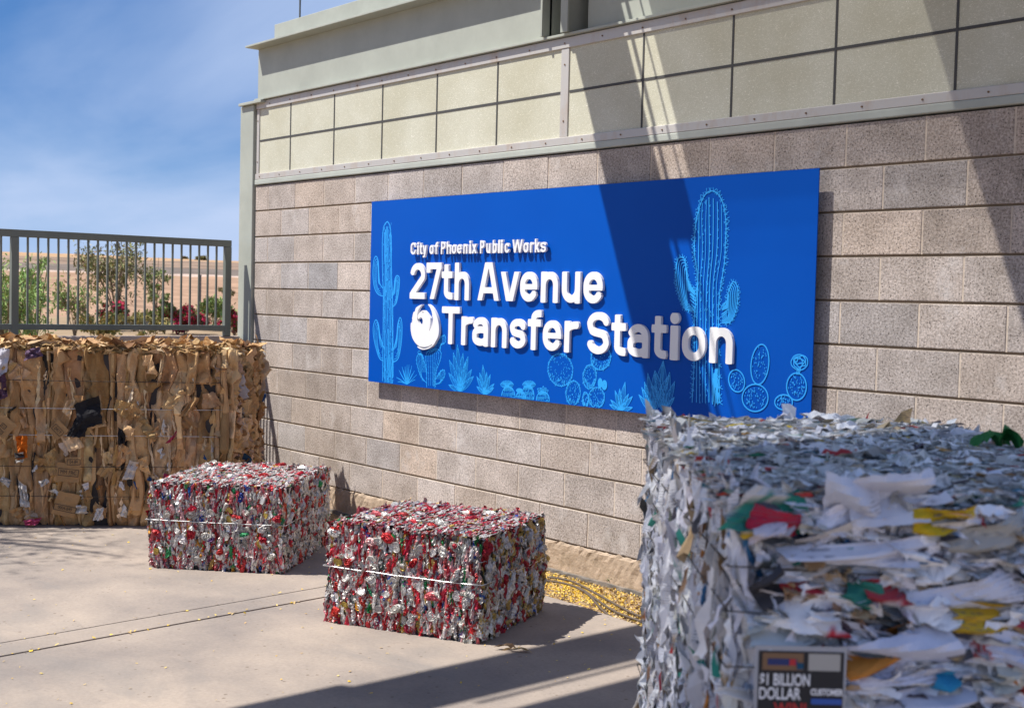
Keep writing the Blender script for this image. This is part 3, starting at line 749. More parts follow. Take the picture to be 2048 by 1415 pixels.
# barrels with flowers
def barrel(cx, cy, rx, ry, fl=None, fr=60):
    d = Drawing('barrel_cactus_drawing'); a = np.linspace(0, 6.283, 30)
    d.line([zb(cx+rx*math.cos(t), cy+ry*math.sin(t)) for t in a], 0.0055, k=2)
    for i in range(13):
        u = -0.9+1.8*i/12
        for seg in range(4):
            y0 = -0.9+seg*0.5+random.uniform(-.08, .08); y1 = y0+0.4
            P = [zb(cx+rx*u*math.sqrt(max(0, 1-(yy*0.85)**2)), cy+ry*yy) for yy in np.linspace(y0, min(y1, .98), 5)]
            d.line(P, random.choice((0.0032, 0.005)))
    if fl:
        for i in range(11):
            t = math.radians(195+i*15); e = zb(fl[0]+fr*1.3*math.cos(t), fl[1]+fr*math.sin(t)); o_ = zb(fl[0], fl[1]+20)
            sd = (e-o_); n_ = np.array([-sd[1], sd[0]])*0.16
            d.line([o_, (o_+e)/2+n_, e, (o_+e)/2-n_, o_], 0.0036)
    d.done()
barrel(215, 885, 78, 105, (200, 765), 62); barrel(445, 880, 72, 118, (458, 765), 62); barrel(362, 905, 58, 70, (345, 825), 30); barrel(620, 925, 76, 90)
agave(zb, (622, 850), [(625,768),(555,800),(685,820),(590,790),(660,790),(560,835)], 0.22, 1)
for args in ((825,580,145,190,-6),(975,850,85,142,3),(1168,660,78,140,4),(1250,905,92,120,0),(1120,930,36,90,0)): pad(zb, *args, dots=int(args[2]*0.42))
pad(zb, 1300, 440, 115, 140, 10, dots=30, frac=(-60, 200))
d = Drawing('cactus_fruit_drawing')
for cx, cy, rx, ry in ((1292,735,24,54),(1342,758,28,54)):
    for q in (1, .8, .6, .4, .2): d.line([zb(cx+rx*q*math.cos(t), cy+ry*q*math.sin(t)) for t in np.linspace(0, 6.283, 16)], 0.005, k=2)
d.done()
agave(zb, (1530, 1062), [(1585,722),(1520,800),(1466,820),(1672,890),(1414,930),(1400,985),(1672,1020),(1625,860)], 0.10)
agave(zb, (1905, 1100), [(1850,618),(1778,783),(1744,868),(1932,590),(2032,470),(2100,640),(1810,720)], 0.09)
agave(zc, (84, 1395), [(80,1093),(31,1150),(148,1215),(146,1308),(118,1160),(8,1230)], 0.10)
# right saguaro with spines
d = Drawing('saguaro_drawing')
out_ = [(250,1340),(262,1100),(262,880),(275,700),(282,600),(266,480),(264,380),(276,260),(300,170),(325,118),(362,94),(402,112),(436,180),(450,290),(446,400),(440,520),(412,700),(405,880),(412,1340)]
P = L_(zc, out_); d.line(P, 0.0058); spiny(d, P, 0.02, 0.022, 0.0034); spiny(d, P, 0.05, 0.014, 0.003, out=-1)
for k, q in enumerate((0.78, 0.55, 0.3, 0.08, -0.18, -0.45, -0.72)):
    pts = []
    for yy in (125+abs(q)*70, 260, 450, 640, 850, 1100, 1340):
        cx = 356-(yy > 560)*14-(yy-560)*0.008; hw = 88 if yy < 560 else 76
        pts.append(zc(cx-q*hw+random.uniform(-3, 3), yy))
    d.line(pts, random.choice((0.004, 0.0055)))
    if k % 2: spiny(d, pts, 0.035, 0.010, 0.003)
for q in range(40):
    p = zc(random.uniform(285, 420), random.uniform(150, 1320)); d.line([p, p+np.array([random.uniform(-.008, .008), .014])], 0.0034, spline=False)
for q in range(26):
    y0 = random.uniform(1130, 1300); p = zc(random.uniform(375, 408), y0); d.line([p, p-np.array([.004, .06])], 0.007, spline=False)
for arm in ([(266,798),(225,795),(198,772),(170,690),(155,600),(163,505),(185,484),(208,502),(218,590),(240,650),(268,690)],
            [(428,872),(478,862),(512,780),(520,680),(503,632),(482,640),(462,700),(452,760),(428,795)]):
    P = L_(zc, arm); d.line(P, 0.0058); spiny(d, P, 0.018, 0.018, 0.0034, out=-1 if arm[0][0] > 300 else 1)
    A = np.array(arm, float); c_ = A[0]*0.25+A.mean(0)*0.75
    for q in (0.82, 0.64, 0.46, 0.28, 0.1): d.line([zc(*(c_+(p-c_)*np.array([q, 0.55+q*0.45]))) for p in A], 0.005)
    for q in range(16):
        p = zc(*(A[0]+np.array([random.uniform(-8, 8), random.uniform(-110, 0)]))); d.line([p, p+np.array([-.03 if arm[0][0] < 300 else .03, .02])], 0.005, spline=False)
d.done()
for args in ((650,1115,52,118,6),(513,1212,46,66,-12),(622,1312,76,80,0),(866,1246,58,80,0),(790,1338,52,44,0)): pad(zc, *args, spines=False, dots=int(args[2]*0.9), hatch=False, lw=0.007)
d = Drawing('cactus_flower_drawing')
for q in (1, .8, .58, .36):
    d.line([zc(882+(46*q+random.uniform(-7, 7))*math.cos(t), 1100+(44*q+random.uniform(-7, 7))*math.sin(t)) for t in np.linspace(0, 6.283, 13)[:-1]], 0.0055, closed=True)
for x in (-10, 0, 10): d.line([zc(882+x, 1140), zc(872+x*.6, 1175)], 0.005, spline=False)
d.done()
# ------------------------------------------------------------------ bales
def sheets(n, w, h, nu, nv, bulge=0.0, crease=0.0, ncr=3, cj=0.15, ej=0.03, fr=(1.0, 3.0), aniso=None):
    """n crumpled sheets; returns local coords (n, nv+1, nu+1, 3) = (across, outward, along) and uv in metres."""
    w = np.broadcast_to(w, (n,)); h = np.broadcast_to(h, (n,))
    u = np.linspace(-.5, .5, nu+1); v = np.linspace(-.5, .5, nv+1)
    Ug, Vg = np.meshgrid(u, v); Ug = Ug[None]; Vg = Vg[None]
    c = rng.uniform(-cj, cj, (n, 2, 2, 2))
    a, b = Ug+.5, Vg+.5
    warp = lambda k: (c[:, 0, 0, k, None, None]*(1-a)*(1-b) + c[:, 0, 1, k, None, None]*a*(1-b) + c[:, 1, 0, k, None, None]*(1-a)*b + c[:, 1, 1, k, None, None]*a*b)
    edge = np.zeros((nv+1, nu+1)); edge[0] = edge[-1] = 1; edge[:, 0] = edge[:, -1] = 1
    X = Ug + warp(0) + rng.normal(0, ej, (n, nv+1, nu+1))*edge
    Z = Vg + warp(1) + rng.normal(0, ej, (n, nv+1, nu+1))*edge
    Y = bulge*(0.25-Ug**2)*4*np.ones_like(X) if np.isscalar(bulge) else bulge[:, None, None]*(0.25-Ug**2)*4*np.ones_like(X)
    for _ in range(ncr):
        th = (rng.uniform(0, np.pi, n) if aniso is None or (aniso == 'mix' and _ % 2) else rng.normal(0.0 if aniso == 'mix' else aniso, 0.35, n))
        f = rng.uniform(fr[0], fr[1], n); ph = rng.random(n)
        q = (X*np.cos(th)[:, None, None] + Z*np.sin(th)[:, None, None])*f[:, None, None]+ph[:, None, None]
        tri = np.abs((q % 1)-.5)*2
        Y = Y + crease/ncr*(tri-.5)*2
    P = np.stack([X*w[:, None, None], Y, Z*h[:, None, None]], -1)
    off = rng.random((n, 1, 1, 2))*3
    UV = np.stack([X*w[:, None, None], Z*h[:, None, None]], -1)+off
    return P, UV
def place(P, O, ex, ez, nr, pu, pv, rot, tu, tv, off):
    """rot in plane, tu tilt about the across axis, tv tilt about the along axis, then set on the face frame."""
    n = len(P); A = lambda q: np.asarray(np.broadcast_to(q, (n,)), float)[:, None, None]
    x, y, z = P[..., 0], P[..., 1], P[..., 2]
    c, s = np.cos(A(tu)), np.sin(A(tu)); y, z = c*y - s*z, s*y + c*z
    c, s = np.cos(A(tv)), np.sin(A(tv)); x, y = c*x - s*y, s*x + c*y
    c, s = np.cos(A(rot)), np.sin(A(rot)); x, z = c*x - s*z, s*x + c*z
    x = x + A(pu); z = z + A(pv); y = y + A(off)
    return O + x[..., None]*ex + z[..., None]*ez + y[..., None]*nr
def grid_faces(n, nu, nv):
    i = np.arange(nu)[None, :]; j = np.arange(nv)[:, None]
    q = (j*(nu+1)+i); F = np.stack([q, q+1, q+nu+2, q+nu+1], -1).reshape(-1, 4)
    return (F[None] + (np.arange(n)*(nu+1)*(nv+1))[:, None, None]).reshape(-1, 4)
def two_tone(base, second, P, thr=0.55):
    n, a, b, _ = P.shape
    k = rng.uniform(-1, 1, (n, 2)); u = np.linspace(-1, 1, b)[None, None]; v = np.linspace(-1, 1, a)[None, :, None]
    m = (k[:, :1, None]*u*1.2 + k[:, 1:, None]*v*1.2 + rng.uniform(-.6, .6, (n, 1, 1)) + rng.normal(0, .25, (n, a, b))) > (thr-.5)*2
    return np.where(m[..., None], second[:, None, None], base[:, None, None])
def pick(pal, n):
    cols = np.array([p[:3] for p in pal]); wt = np.array([p[3] for p in pal]); wt = wt/wt.sum()
    c = cols[rng.choice(len(pal), n, p=wt)]
    return np.clip(c*rng.normal(1, .12, (n, 1))+rng.normal(0, .008, (n, 3)), .004, .95)
def emit(mb, P, UV, C):
    n, a, b, _ = P.shape
    mb.add(P.reshape(-1, 3), grid_faces(n, b-1, a-1), np.broadcast_to(C, P.shape).reshape(-1, 3), UV.reshape(-1, 2))

SILV = [(.56,.54,.51,5), (.74,.72,.70,3.2), (.36,.34,.32,2.4)]
CANPAL = SILV + [(.44,.016,.030,4.0), (.58,.12,.14,2.4), (.62,.36,.36,2.0), (.46,.30,.07,.7), (.01,.22,.07,.55), (.03,.09,.36,.4), (.75,.74,.72,1.6), (.50,.22,.02,.25), (.22,.10,.30,.08), (.06,.06,.06,.5), (.36,.08,.12,.9)]
GOLDPAL = SILV + [(.38,.018,.028,4.4), (.48,.33,.10,4.0), (.36,.23,.06,2.0), (.03,.09,.36,.2), (.07,.06,.06,.8), (.7,.69,.66,.8)]
SIDEPAL = SILV + [(.62,.58,.54,3), (.46,.045,.035,4.6), (.01,.24,.08,.7), (.70,.68,.64,2.2), (.05,.05,.05,.4)]

def disc_can(R_, flat, C1, C2, kind):
    """one crushed can seen end-on or flattened: rings of vertices, crumpled."""
    rings = [0.0, .30, .52, .60, .70, .82, .92, 1.0, 1.0]
    hts = [0, 0, 0, .05, .02, .0, .10, .09, -.35] if kind == 'lid' else [.30, .34, .28, .36, .24, .30, .16, 0, -.3]
    n = 18; V = [(0, hts[0]*R_, 0)]; C = [C1]; F = []
    el = rng.uniform(.55, .95) if kind == 'lid' else rng.uniform(.45, .7)
    th0 = rng.uniform(0, 6.28); f1, f2 = rng.integers(2, 5), rng.integers(3, 7); a1, a2 = rng.uniform(.02, .09, 2)
    cut = rng.uniform(-.8, .8); ca = rng.uniform(0, 6.28)
    for ri, r_ in enumerate(rings[1:]):
        for k in range(n):
            t_ = 2*math.pi*k/n; q = r_*(1+a1*math.sin(f1*t_+th0)+a2*math.sin(f2*t_+2*th0))
            x, z = q*math.cos(t_), q*math.sin(t_)*el
            y = hts[ri+1] + (rng.normal(0, .07) if kind != 'lid' else rng.normal(0, .018))
            V.append((x*R_, y*R_*(1 if kind == 'lid' else .8), z*R_))
            C.append(C2 if (x*math.cos(ca)+z*math.sin(ca) > cut) else C1)
    for k in range(n): F.append((0, 1+k, 1+(k+1) % n))
    for ri in range(len(rings)-2):
        b = 1+ri*n
        for k in range(n): F.append((b+k, b+n+k, b+n+(k+1) % n, b+(k+1) % n))
    return np.array(V), F, np.array(C)

def frame(o, e, d, W, D, H):
    """five visible faces of a box bale: origin, across axis, along axis, normal, width, height"""
    o = np.array([o[0], o[1], 0.0]); e = np.array([e[0], e[1], 0.0]); d = np.array([d[0], d[1], 0.0]); z = np.array([0, 0, 1.0])
    nf = -np.cross(z, e)*-1; nf = np.cross(e, z)
    return dict(front=(o, e, z, nf, W, H), right=(o+e*W, d, z, np.cross(d, z), D, H), back=(o+d*D+e*W, -e, z, -nf, W, H),
                left=(o+d*D, -d, z, -np.cross(d, z), D, H), top=(o+z*H, e, d, z, W, D))
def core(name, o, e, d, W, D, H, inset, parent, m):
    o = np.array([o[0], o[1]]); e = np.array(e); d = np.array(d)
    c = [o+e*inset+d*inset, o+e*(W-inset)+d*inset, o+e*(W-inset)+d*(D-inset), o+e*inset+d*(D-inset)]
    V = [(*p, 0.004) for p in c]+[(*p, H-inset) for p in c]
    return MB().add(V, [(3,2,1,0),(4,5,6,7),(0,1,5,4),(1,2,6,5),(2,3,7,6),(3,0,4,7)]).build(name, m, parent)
def wires(parent, o, e, d, W, D, H, hs, out, sag, r, mats, names):
    o = np.array([o[0], o[1]]); e = np.array(e); d = np.array(d)
    for h_, m, nm in zip(hs, mats, names):
        pts = []
        cs = [o-(e+d)*out, o+e*(W+out)-d*out, o+e*(W+out)+d*(D+out), o-e*out+d*(D+out)]
        for k in range(4):
            a, b = cs[k], cs[(k+1) % 4]
            for u in np.linspace(0, 1, 14)[:-1]:
                q = a+(b-a)*u; pts.append((q[0], q[1], h_+sag*(-math.sin(u*math.pi)*(0.6 if k else 1.0)) + rng.normal(0, .0012)))
        pts.append(pts[0])
        MB().tube(pts, r, 5).build(nm, m, parent, smooth=True)

def can_bale(label, o, e, d, W, D, H, pals, seed, groove):
    global rng
    rng = np.random.default_rng(seed)
    b = empty('can_bale', (o[0], o[1], 0), label, 'bale', 'bales of crushed cans')
    fr = frame(o, e, d, W, D, H)
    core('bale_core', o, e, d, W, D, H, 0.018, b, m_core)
    mb = MB(); singles = []
    for nm in ('front', 'right', 'top', 'back', 'left'):
        (O, ex, ez, nr, fw, fh) = fr[nm]
        pal = pals.get(nm, pals['front']); area = fw*fh
        dens = 1.0 if nm in ('front', 'right', 'top') else 0.55
        edgef = 0.006
        if nm == 'top':
            n = int(area*4200*dens); wq = rng.uniform(.012, .030, n); hq = rng.uniform(.045, .11, n)
            P, UV = sheets(n, wq, hq, 2, 5, rng.uniform(.001, .006, n), .006, 3, .2, .04)
            rot = rng.normal(0.10, .16, n); tu = rng.normal(0, .05, n); tv = rng.normal(.24, .22, n)
            off = rng.uniform(-.012, -.001, n); rot_w = wq
        elif nm in ('right', 'left'):
            n = int(area*1700*dens); wq = rng.uniform(.03, .065, n); hq = rng.uniform(.05, .11, n)
            P, UV = sheets(n, wq, hq, 6, 7, rng.uniform(.0, .012, n), .014, 4, .22, .04)
            rot = rng.normal(.25, .5, n); tu = rng.normal(0, .14, n); tv = rng.normal(0, .22, n); off = rng.uniform(-.014, .003, n)
        else:
            n = int(area*4300*dens); wq = rng.uniform(.011, .030, n); hq = rng.uniform(.035, .095, n)
            P, UV = sheets(n, wq, hq, 4, 8, rng.uniform(.002, .011, n), .011, 4, .22, .04, (1., 4.))
            rot = rng.normal(0, .20, n); tu = rng.normal(0, .07, n); tv = rng.normal(0, .34, n); off = rng.uniform(-.019, .001, n)
        mu, mv = wq*.42, hq*.40
        pu = mu + rng.random(n)*(fw-2*mu); pv = mv + rng.random(n)*(fh-2*mv)
        if nm != 'top':
            for g in groove:                                   # the wires pull the faces in
                off = off - .018*np.exp(-((pv-g)/.010)**2) + .006*np.exp(-((np.abs(pv-g)-.028)/.012)**2)
        c = np.minimum(np.minimum(pu, fw-pu), np.minimum(pv, fh-pv) if nm == 'top' else fh-pv); off = off - .012*np.exp(-(c/.015)**2)
        base = pick(pal, n); sec = pick(pal, n)
        # patches where one label colour gathers
        fld = np.sin(pu*23+seed)+np.sin(pv*31+2*seed)+np.sin((pu+pv)*17)
        emit(mb, place(P, O, ex, ez, nr, pu, pv, rot, tu, tv, off), UV, two_tone(base, sec, P, .62))
        # can ends and flattened cans, each a piece of its own
        cnt = {'front': 52, 'right': 72, 'top': 22, 'back': 10, 'left': 10}[nm]
        for k in range(cnt):
            kind = 'lid' if rng.random() < (.62 if nm == 'front' else .4) else 'flat'
            R_ = rng.uniform(.019, .028) if kind == 'lid' else rng.uniform(.028, .044)
            c1, c2 = pick(SILV if kind == 'lid' else pal, 2)
            if kind == 'lid' and rng.random() < .12: c1 = c2 = np.array([.5, .36, .08])
            if kind == 'flat' and rng.random() < .6: c1, c2 = pick(SILV+[(.42,.018,.028,5)], 2)
            V, F, C = disc_can(R_, 1, c1, c1 if kind == 'lid' else c2, kind)
            pu_, pv_ = rng.uniform(.04, fw-.04), rng.uniform(.04, fh-.04)
            if nm in ('front', 'right') and any(abs(pv_-g) < .022 for g in groove): pv_ += .04
            Pw = place(V[None, None], O, ex, ez, nr, pu_, pv_, rng.uniform(0, 3.14) if nm != 'top' else rng.uniform(-.3, .3), rng.normal(0, .22), rng.normal(0, .25), rng.uniform(.006, .013) if nm != 'top' else .001)
            singles.append((Pw.reshape(-1, 3), F, C))
    order = rng.permutation(146); shown = [singles[q] for q in order[:100]]
    for q in list(order[100:])+list(range(146, len(singles))): mb.add(*singles[q])
    tag(mb.build('can_layers', m_can, b), kind='stuff')
    for V, F, C in shown: MB().add(V, F, C).build('crushed_can', m_can, b)
    wires(b, o, e, d, W, D, H, groove[1:2], .013, .003, .0028, [m_wire], ['baling_wire'])
    wires(b, o, e, d, W, D, H, (groove[0], groove[2]), -.001, .004, .0022, [m_wire]*2, ['baling_wire']*2)
    return b
def unit(x, y): q = np.array([x, y]); return q/np.linalg.norm(q)
e1 = unit(.578, .533); d1 = np.array([-e1[1], e1[0]])
can_bale('low bale of crushed cans standing right in front of the tall cardboard bale', (2.072, -1.893), e1, d1, .786, .93, .482, {'front': CANPAL, 'right': SIDEPAL, 'top': CANPAL + [(.70,.69,.70,6)]}, 11, (.135, .275, .385))
e2 = unit(.741, .344); d2 = np.array([-e2[1], e2[0]])
PAL2 = CANPAL + [(.46,.02,.035,3.5)]
can_bale('low bale of crushed cans beside the yellow petals, gold cans on its side', (3.641, -1.705), e2, d2, .817, .735, .487, {'front': PAL2, 'right': GOLDPAL, 'top': PAL2}, 23, (.155, .272, .375))

# ---- cardboard bale
rng = np.random.default_rng(31)
cb = empty('cardboard_bale', (0.5, -1.5, 0), 'tall brown bale of flattened cardboard boxes tied with wires under the guard rail', 'bale')
ec = unit(.559, .829); FRc = np.array([1.174, -.985]); Lc = 2.05; FLc = FRc-ec*Lc; Hc = 1.175
BR = np.array([.76, -.47]); BLc = np.array([-.31, -2.15])
V = [(*p, .004) for p in (FLc+.03*ec+np.array([-.025, .016]), FRc+np.array([-.045, .0]), BR+np.array([-.0, -.03]), BLc)] ; V += [(p[0], p[1], Hc-.05) for p in V]
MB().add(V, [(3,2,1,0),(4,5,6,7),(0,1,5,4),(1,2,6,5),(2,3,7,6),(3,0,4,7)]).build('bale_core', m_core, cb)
CARD = [(.53,.335,.165,5), (.60,.40,.21,4), (.45,.275,.13,3), (.63,.46,.27,2), (.33,.195,.09,1.3)]
SCRAP = [(.75,.74,.72,3), (.05,.05,.05,1.4), (.45,.05,.12,.5), (.03,.08,.25,.5), (.6,.5,.38,2), (.55,.25,.03,.3), (.16,.08,.16,.5)]
nfc = np.array([ec[1], -ec[0], 0.0]); zc_ = np.array([0, 0, 1.0]); ec3 = np.array([*ec, 0.0]); Oc = np.array([*FLc, 0.0])
card_single = []; mb = MB()
def card_batch(n, w, h, nu, nv, bul, cre, pal, rot, tu, tv, off, pu, pv, O, ex, ez, nr, cj=.12, ncr=3, keep=0, an=None, fr=(.8, 2.6)):
    P, UV = sheets(n, w, h, nu, nv, bul, cre, ncr, cj, .012, fr, an)
    Pw = place(P, O, ex, ez, nr, pu, pv, rot, tu, tv, off)
    C = np.broadcast_to(pick(pal, n)[:, None, None], P.shape)
    if keep:
        for q in range(keep): card_single.append((Pw[q], UV[q], C[q]))
    if n > keep: emit(mb, Pw[keep:], UV[keep:], C[keep:])
# tall folded boards: wandering columns pressed side by side
def wob(x, amp, f0, k=3):
    y = np.zeros_like(x)
    for q in range(k): y = y + amp/(q+1)*np.sin(x*f0*(q+1)*rng.uniform(.7, 1.4)+rng.uniform(0, 6.28))
    return y
def kink(x, amp, nk):                       # piecewise straight, sharp bends
    xs_ = np.sort(rng.uniform(-.1, 1.3, nk)); return np.interp(x, xs_, rng.normal(0, amp, nk))
nv = 130; vv = np.linspace(.004, Hc, nv+1); edges = []; u = -0.03
while u < Lc+.03:
    edges.append(u); u += rng.uniform(.008, .028) if rng.random() < .5 else rng.uniform(.04, .115)
edges.append(u); Ed = []
for k, u in enumerate(edges):
    g = min(u-edges[k-1] if k else .05, edges[k+1]-u if k+1 < len(edges) else .05)
    Ed.append(u+wob(vv, .22*g, 5)+kink(vv, .30*g, 9)+kink(vv, .008, 7))
Ed = np.maximum.accumulate(np.array(Ed)+np.arange(len(Ed))[:, None]*1e-4, 0)
for k in range(len(Ed)-1):
    wk = edges[k+1]-edges[k]; nu = 4 if wk < .035 else 14
    s_ = np.linspace(0, 1, nu+1)[None, :]; lo_, hi_ = Ed[k][:, None]-.004, Ed[k+1][:, None]+.004
    U_ = lo_+(hi_-lo_)*s_
    A_ = (.35*wk if wk > .035 else .010)*np.clip(.5+.5*kink(vv, .8, 8), .05, 1)[:, None]
    prof_ = 1-np.abs(2*s_-1)**rng.uniform(1.6, 4)
    Yd = rng.uniform(-.030, .006)+kink(vv, .016, 9)[:, None]+A_*.42*prof_+(kink(vv, .35, 6)[:, None])*wk*(s_-.5)
    if wk > .035:
        for _ in range(4):                  # diagonal folds
            th, f_ = rng.uniform(-1.2, 1.2), rng.uniform(4, 11); q = (U_-edges[k])*math.cos(th)*f_*1.6+vv[:, None]*math.sin(th)*f_+rng.random()
            Yd = Yd+.010*(np.abs((q % 1)-.5)*4-1)
    Yd = Yd+rng.normal(0, .0007, Yd.shape)-.028*np.clip((vv[:, None]-Hc+.045)/.045, 0, 1)**2-.02*np.clip((.03-vv[:, None])/.03, 0, 1)
    Yd = np.minimum(Yd, .034); Yd[:, 0] -= .028; Yd[:, -1] -= .028
    nb = rng.integers(1, 4); cut = np.sort(rng.integers(8, nv-8, nb)); bc = pick(CARD, nb+1); seg = np.searchsorted(cut, np.arange(nv+1), side='right')
    for c_ in cut: Yd[c_:min(c_+9, nv+1)] += (rng.uniform(.004, .014)*np.linspace(1, 0, 9)[:min(9, nv+1-c_)])[:, None]
    st = 0
    for si, en in enumerate(list(cut)+[nv]):
        sl_ = slice(st, en+1)
        Pw = Oc + U_[sl_][..., None]*ec3 + (vv[sl_]*1.0)[:, None, None]*zc_*np.ones_like(U_[sl_])[..., None] + Yd[sl_][..., None]*nfc
        uv_ = np.stack([U_[sl_], np.broadcast_to(vv[sl_][:, None], U_[sl_].shape)+rng.random()], -1)
        item = (Pw, uv_, np.broadcast_to(bc[si]*np.ones(3), Pw.shape))
        if wk > .05 and len(card_single) < 84: card_single.append(item)
        else: emit(mb, Pw[None], uv_[None], item[2][None])
        st = en
n = 46   # bent flaps pressed into the front
card_batch(n, rng.uniform(.05, .11, n), rng.uniform(.06, .16, n), 8, 8, rng.uniform(-.01, .02, n), .03, CARD, rng.normal(0, .4, n), rng.normal(0, .10, n), rng.normal(0, .25, n), rng.uniform(.008, .026, n), rng.uniform(.04, Lc-.04, n), rng.uniform(.08, Hc-.10, n), Oc, ec3, zc_, nfc, .3, 4)
n = 170   # torn edges and slivers between the boards
card_batch(n, rng.uniform(.006, .022, n), rng.uniform(.06, .22, n), 3, 8, rng.uniform(0, .008, n), .02, CARD+[(.66,.52,.34,2.5)], rng.normal(0, .14, n), rng.normal(0, .08, n), rng.normal(0, .6, n), rng.uniform(.0, .024, n), rng.uniform(.02, Lc-.02, n), rng.uniform(.1, Hc-.12, n), Oc, ec3, zc_, nfc, .3)
n = 64    # white, black and coloured bits
card_batch(n, rng.uniform(.012, .04, n), rng.uniform(.02, .09, n), 4, 5, rng.uniform(0, .015, n), .03, SCRAP, rng.normal(0, .6, n), rng.normal(0, .2, n), rng.normal(0, .4, n), rng.uniform(.0, .028, n), rng.uniform(.02, Lc-.02, n), rng.beta(1.1, 1.9, n)*(Hc-.05)+.02, Oc, ec3, zc_, nfc, .4)
def at_front(px, py):                         # photograph point on the front face
    dd = ray(px, py); t_ = ((Oc-CAM)@nfc)/(dd@nfc); p = CAM+t_*dd
    return (p-Oc)@ec3, p[2]
def patch(px, py, w_, h_, col, rot=0.0, off=.03, cj=.2, name='cardboard_scrap', bul=.01):
    u_, v_ = at_front(px, py); P, UV = sheets(1, w_, h_, 8, 8, bul, .03, 3, cj, .015)
    m = MB(); emit(m, place(P, Oc, ec3, zc_, nfc, u_, v_, rot, 0, 0, off), UV, np.array(col)); return m.build(name, m_card, cb)
patch(178, 822, .15, .20, (.016, .016, .02), .25, .045); patch(160, 850, .10, .13, (.02, .02, .024), -.3, .04); patch(247, 872, .05, .10, (.02, .02, .024), .1, .04)
patch(50, 892, .065, .15, (.62, .15, .01), .05, .05, .1); patch(45, 908, .06, .035, (.10, .09, .09), .1, .068, .1); patch(46, 918, .05, .02, (.6, .58, .55), .1, .07, .1)
patch(10, 720, .07, .20, (.55, .55, .62), -.1, .04); patch(5, 775, .07, .16, (.10, .05, .09), .0, .042); patch(72, 705, .10, .06, (.13, .08, .14), .2, .05)
patch(265, 940, .07, .13, (.58, .55, .53), -.3, .045); patch(50, 985, .05, .14, (.58, .57, .56), .15, .045); patch(200, 1025, .05, .10, (.7, .68, .66), -.1, .045)
patch(70, 1040, .09, .05, (.55, .09, .20), .1, .045); patch(165, 1018, .07, .06, (.66, .64, .62), .1, .045); patch(92, 962, .05, .04, (.68, .66, .63), .5, .045)
# printed panels with stencilled lettering
def text_part(txt, size, m_, parent, O, ex, ez, nr, lift, squash=1.0, name='printed_text', bold=0.0):
    cu = bpy.data.curves.new('txt', 'FONT'); cu.body = txt; cu.size = size; cu.align_x = 'CENTER'; cu.align_y = 'CENTER'; cu.offset = bold
    to = bpy.data.objects.new('txt', cu); me = bpy.data.meshes.new_from_object(to); bpy.data.objects.remove(to); bpy.data.curves.remove(cu)
    V = np.array([v.co[:] for v in me.vertices]); F = [tuple(p.vertices) for p in me.polygons]; bpy.data.meshes.remove(me)
    W_ = O + V[:, :1]*squash*ex + V[:, 1:2]*ez + nr*lift
    return MB().add(W_, F).build(name, m_, parent)
def stencil(px, py, w_, h_, rot, lines, off=.055, col=(.40, .245, .115), box=True):
    u_, v_ = at_front(px, py); P, UV = sheets(1, w_, h_, 6, 6, .0, .003, 2, .05, .01)
    m = MB(); emit(m, place(P, Oc, ec3, zc_, nfc, u_, v_, rot, 0, 0, off), UV, np.array(col)); pn = m.build('printed_board', m_card, cb)
    ex = ec3*math.cos(rot)+zc_*math.sin(rot); ez = -ec3*math.sin(rot)+zc_*math.cos(rot); O = Oc+ec3*u_+zc_*v_+nfc*off
    for txt, sz, du, dv in lines:
        text_part(txt, sz, m_stamp, pn, O+ex*du+ez*dv, ex, ez, nfc, .0045, .8)
    if box:
        for txt, sz, du, dv in lines:
            hw, hh, q = len(txt)*sz*.29, sz*.62, .0016; b_ = MB()
            for (a0, a1, c0, c1) in ((-hw, hw, hh-q, hh+q), (-hw, hw, -hh-q, -hh+q), (-hw-q, -hw+q, -hh, hh), (hw-q, hw+q, -hh, hh)):
                Ob = O+ex*du+ez*dv+nfc*.0042
                b_.add([Ob+ex*a0+ez*c0, Ob+ex*a1+ez*c0, Ob+ex*a1+ez*c1, Ob+ex*a0+ez*c1], [(0, 1, 2, 3)])
            b_.build('printed_frame', m_stamp, pn)
stencil(141, 942, .15, .12, -.10, [('MM FRC', .036, 0, .0)]); stencil(152, 921, .10, .06, 0.02, [('04-84', .028, 0, 0)], .062)
stencil(136, 1005, .14, .16, -.22, [('0004-849', .030, 0, -.028)]); stencil(120, 858, .09, .10, -.8, [('0419', .032, 0, 0)]); stencil(12, 850, .12, .12, -.75, [('6 U', .02, 0, 0), ('AG 12', .018, 0, -.04)], .05)
# ragged layers on the top
tq = lambda a, b: np.array([FLc*(1-a_)*(1-b_)+FRc*a_*(1-b_)+BR*a_*b_+BLc*(1-a_)*b_ for a_, b_ in zip(a, b)])
n = 2600
a_, b_ = rng.random(n), rng.random(n)**1.1; pos = tq(a_, b_)
P, UV = sheets(n, rng.uniform(.03, .14, n), rng.uniform(.012, .06, n), 4, 2, rng.uniform(0, .014, n), .02, 2, .35, .05)
Pw = place(P, np.zeros(3), ec3, np.array([-ec[1], ec[0], 0]), zc_, 0, 0, rng.normal(0, .35, n), rng.normal(.2, .32, n), rng.normal(0, .2, n), 0)
Pw = Pw + np.stack([pos[:, 0], pos[:, 1], Hc-.012+rng.uniform(-.018, .014, n)], -1)[:, None, None]
tm = MB(); emit(tm, Pw, UV, np.broadcast_to(pick([(.52,.36,.18,4), (.44,.28,.13,3), (.62,.46,.27,3), (.33,.2,.09,1.5)], n)[:, None, None], Pw.shape))
n = 60; a_, b_ = rng.random(n), rng.random(n); pos = tq(a_, b_)
P, UV = sheets(n, rng.uniform(.06, .20, n), rng.uniform(.03, .09, n), 5, 3, rng.uniform(0, .03, n), .04, 2, .4, .05)
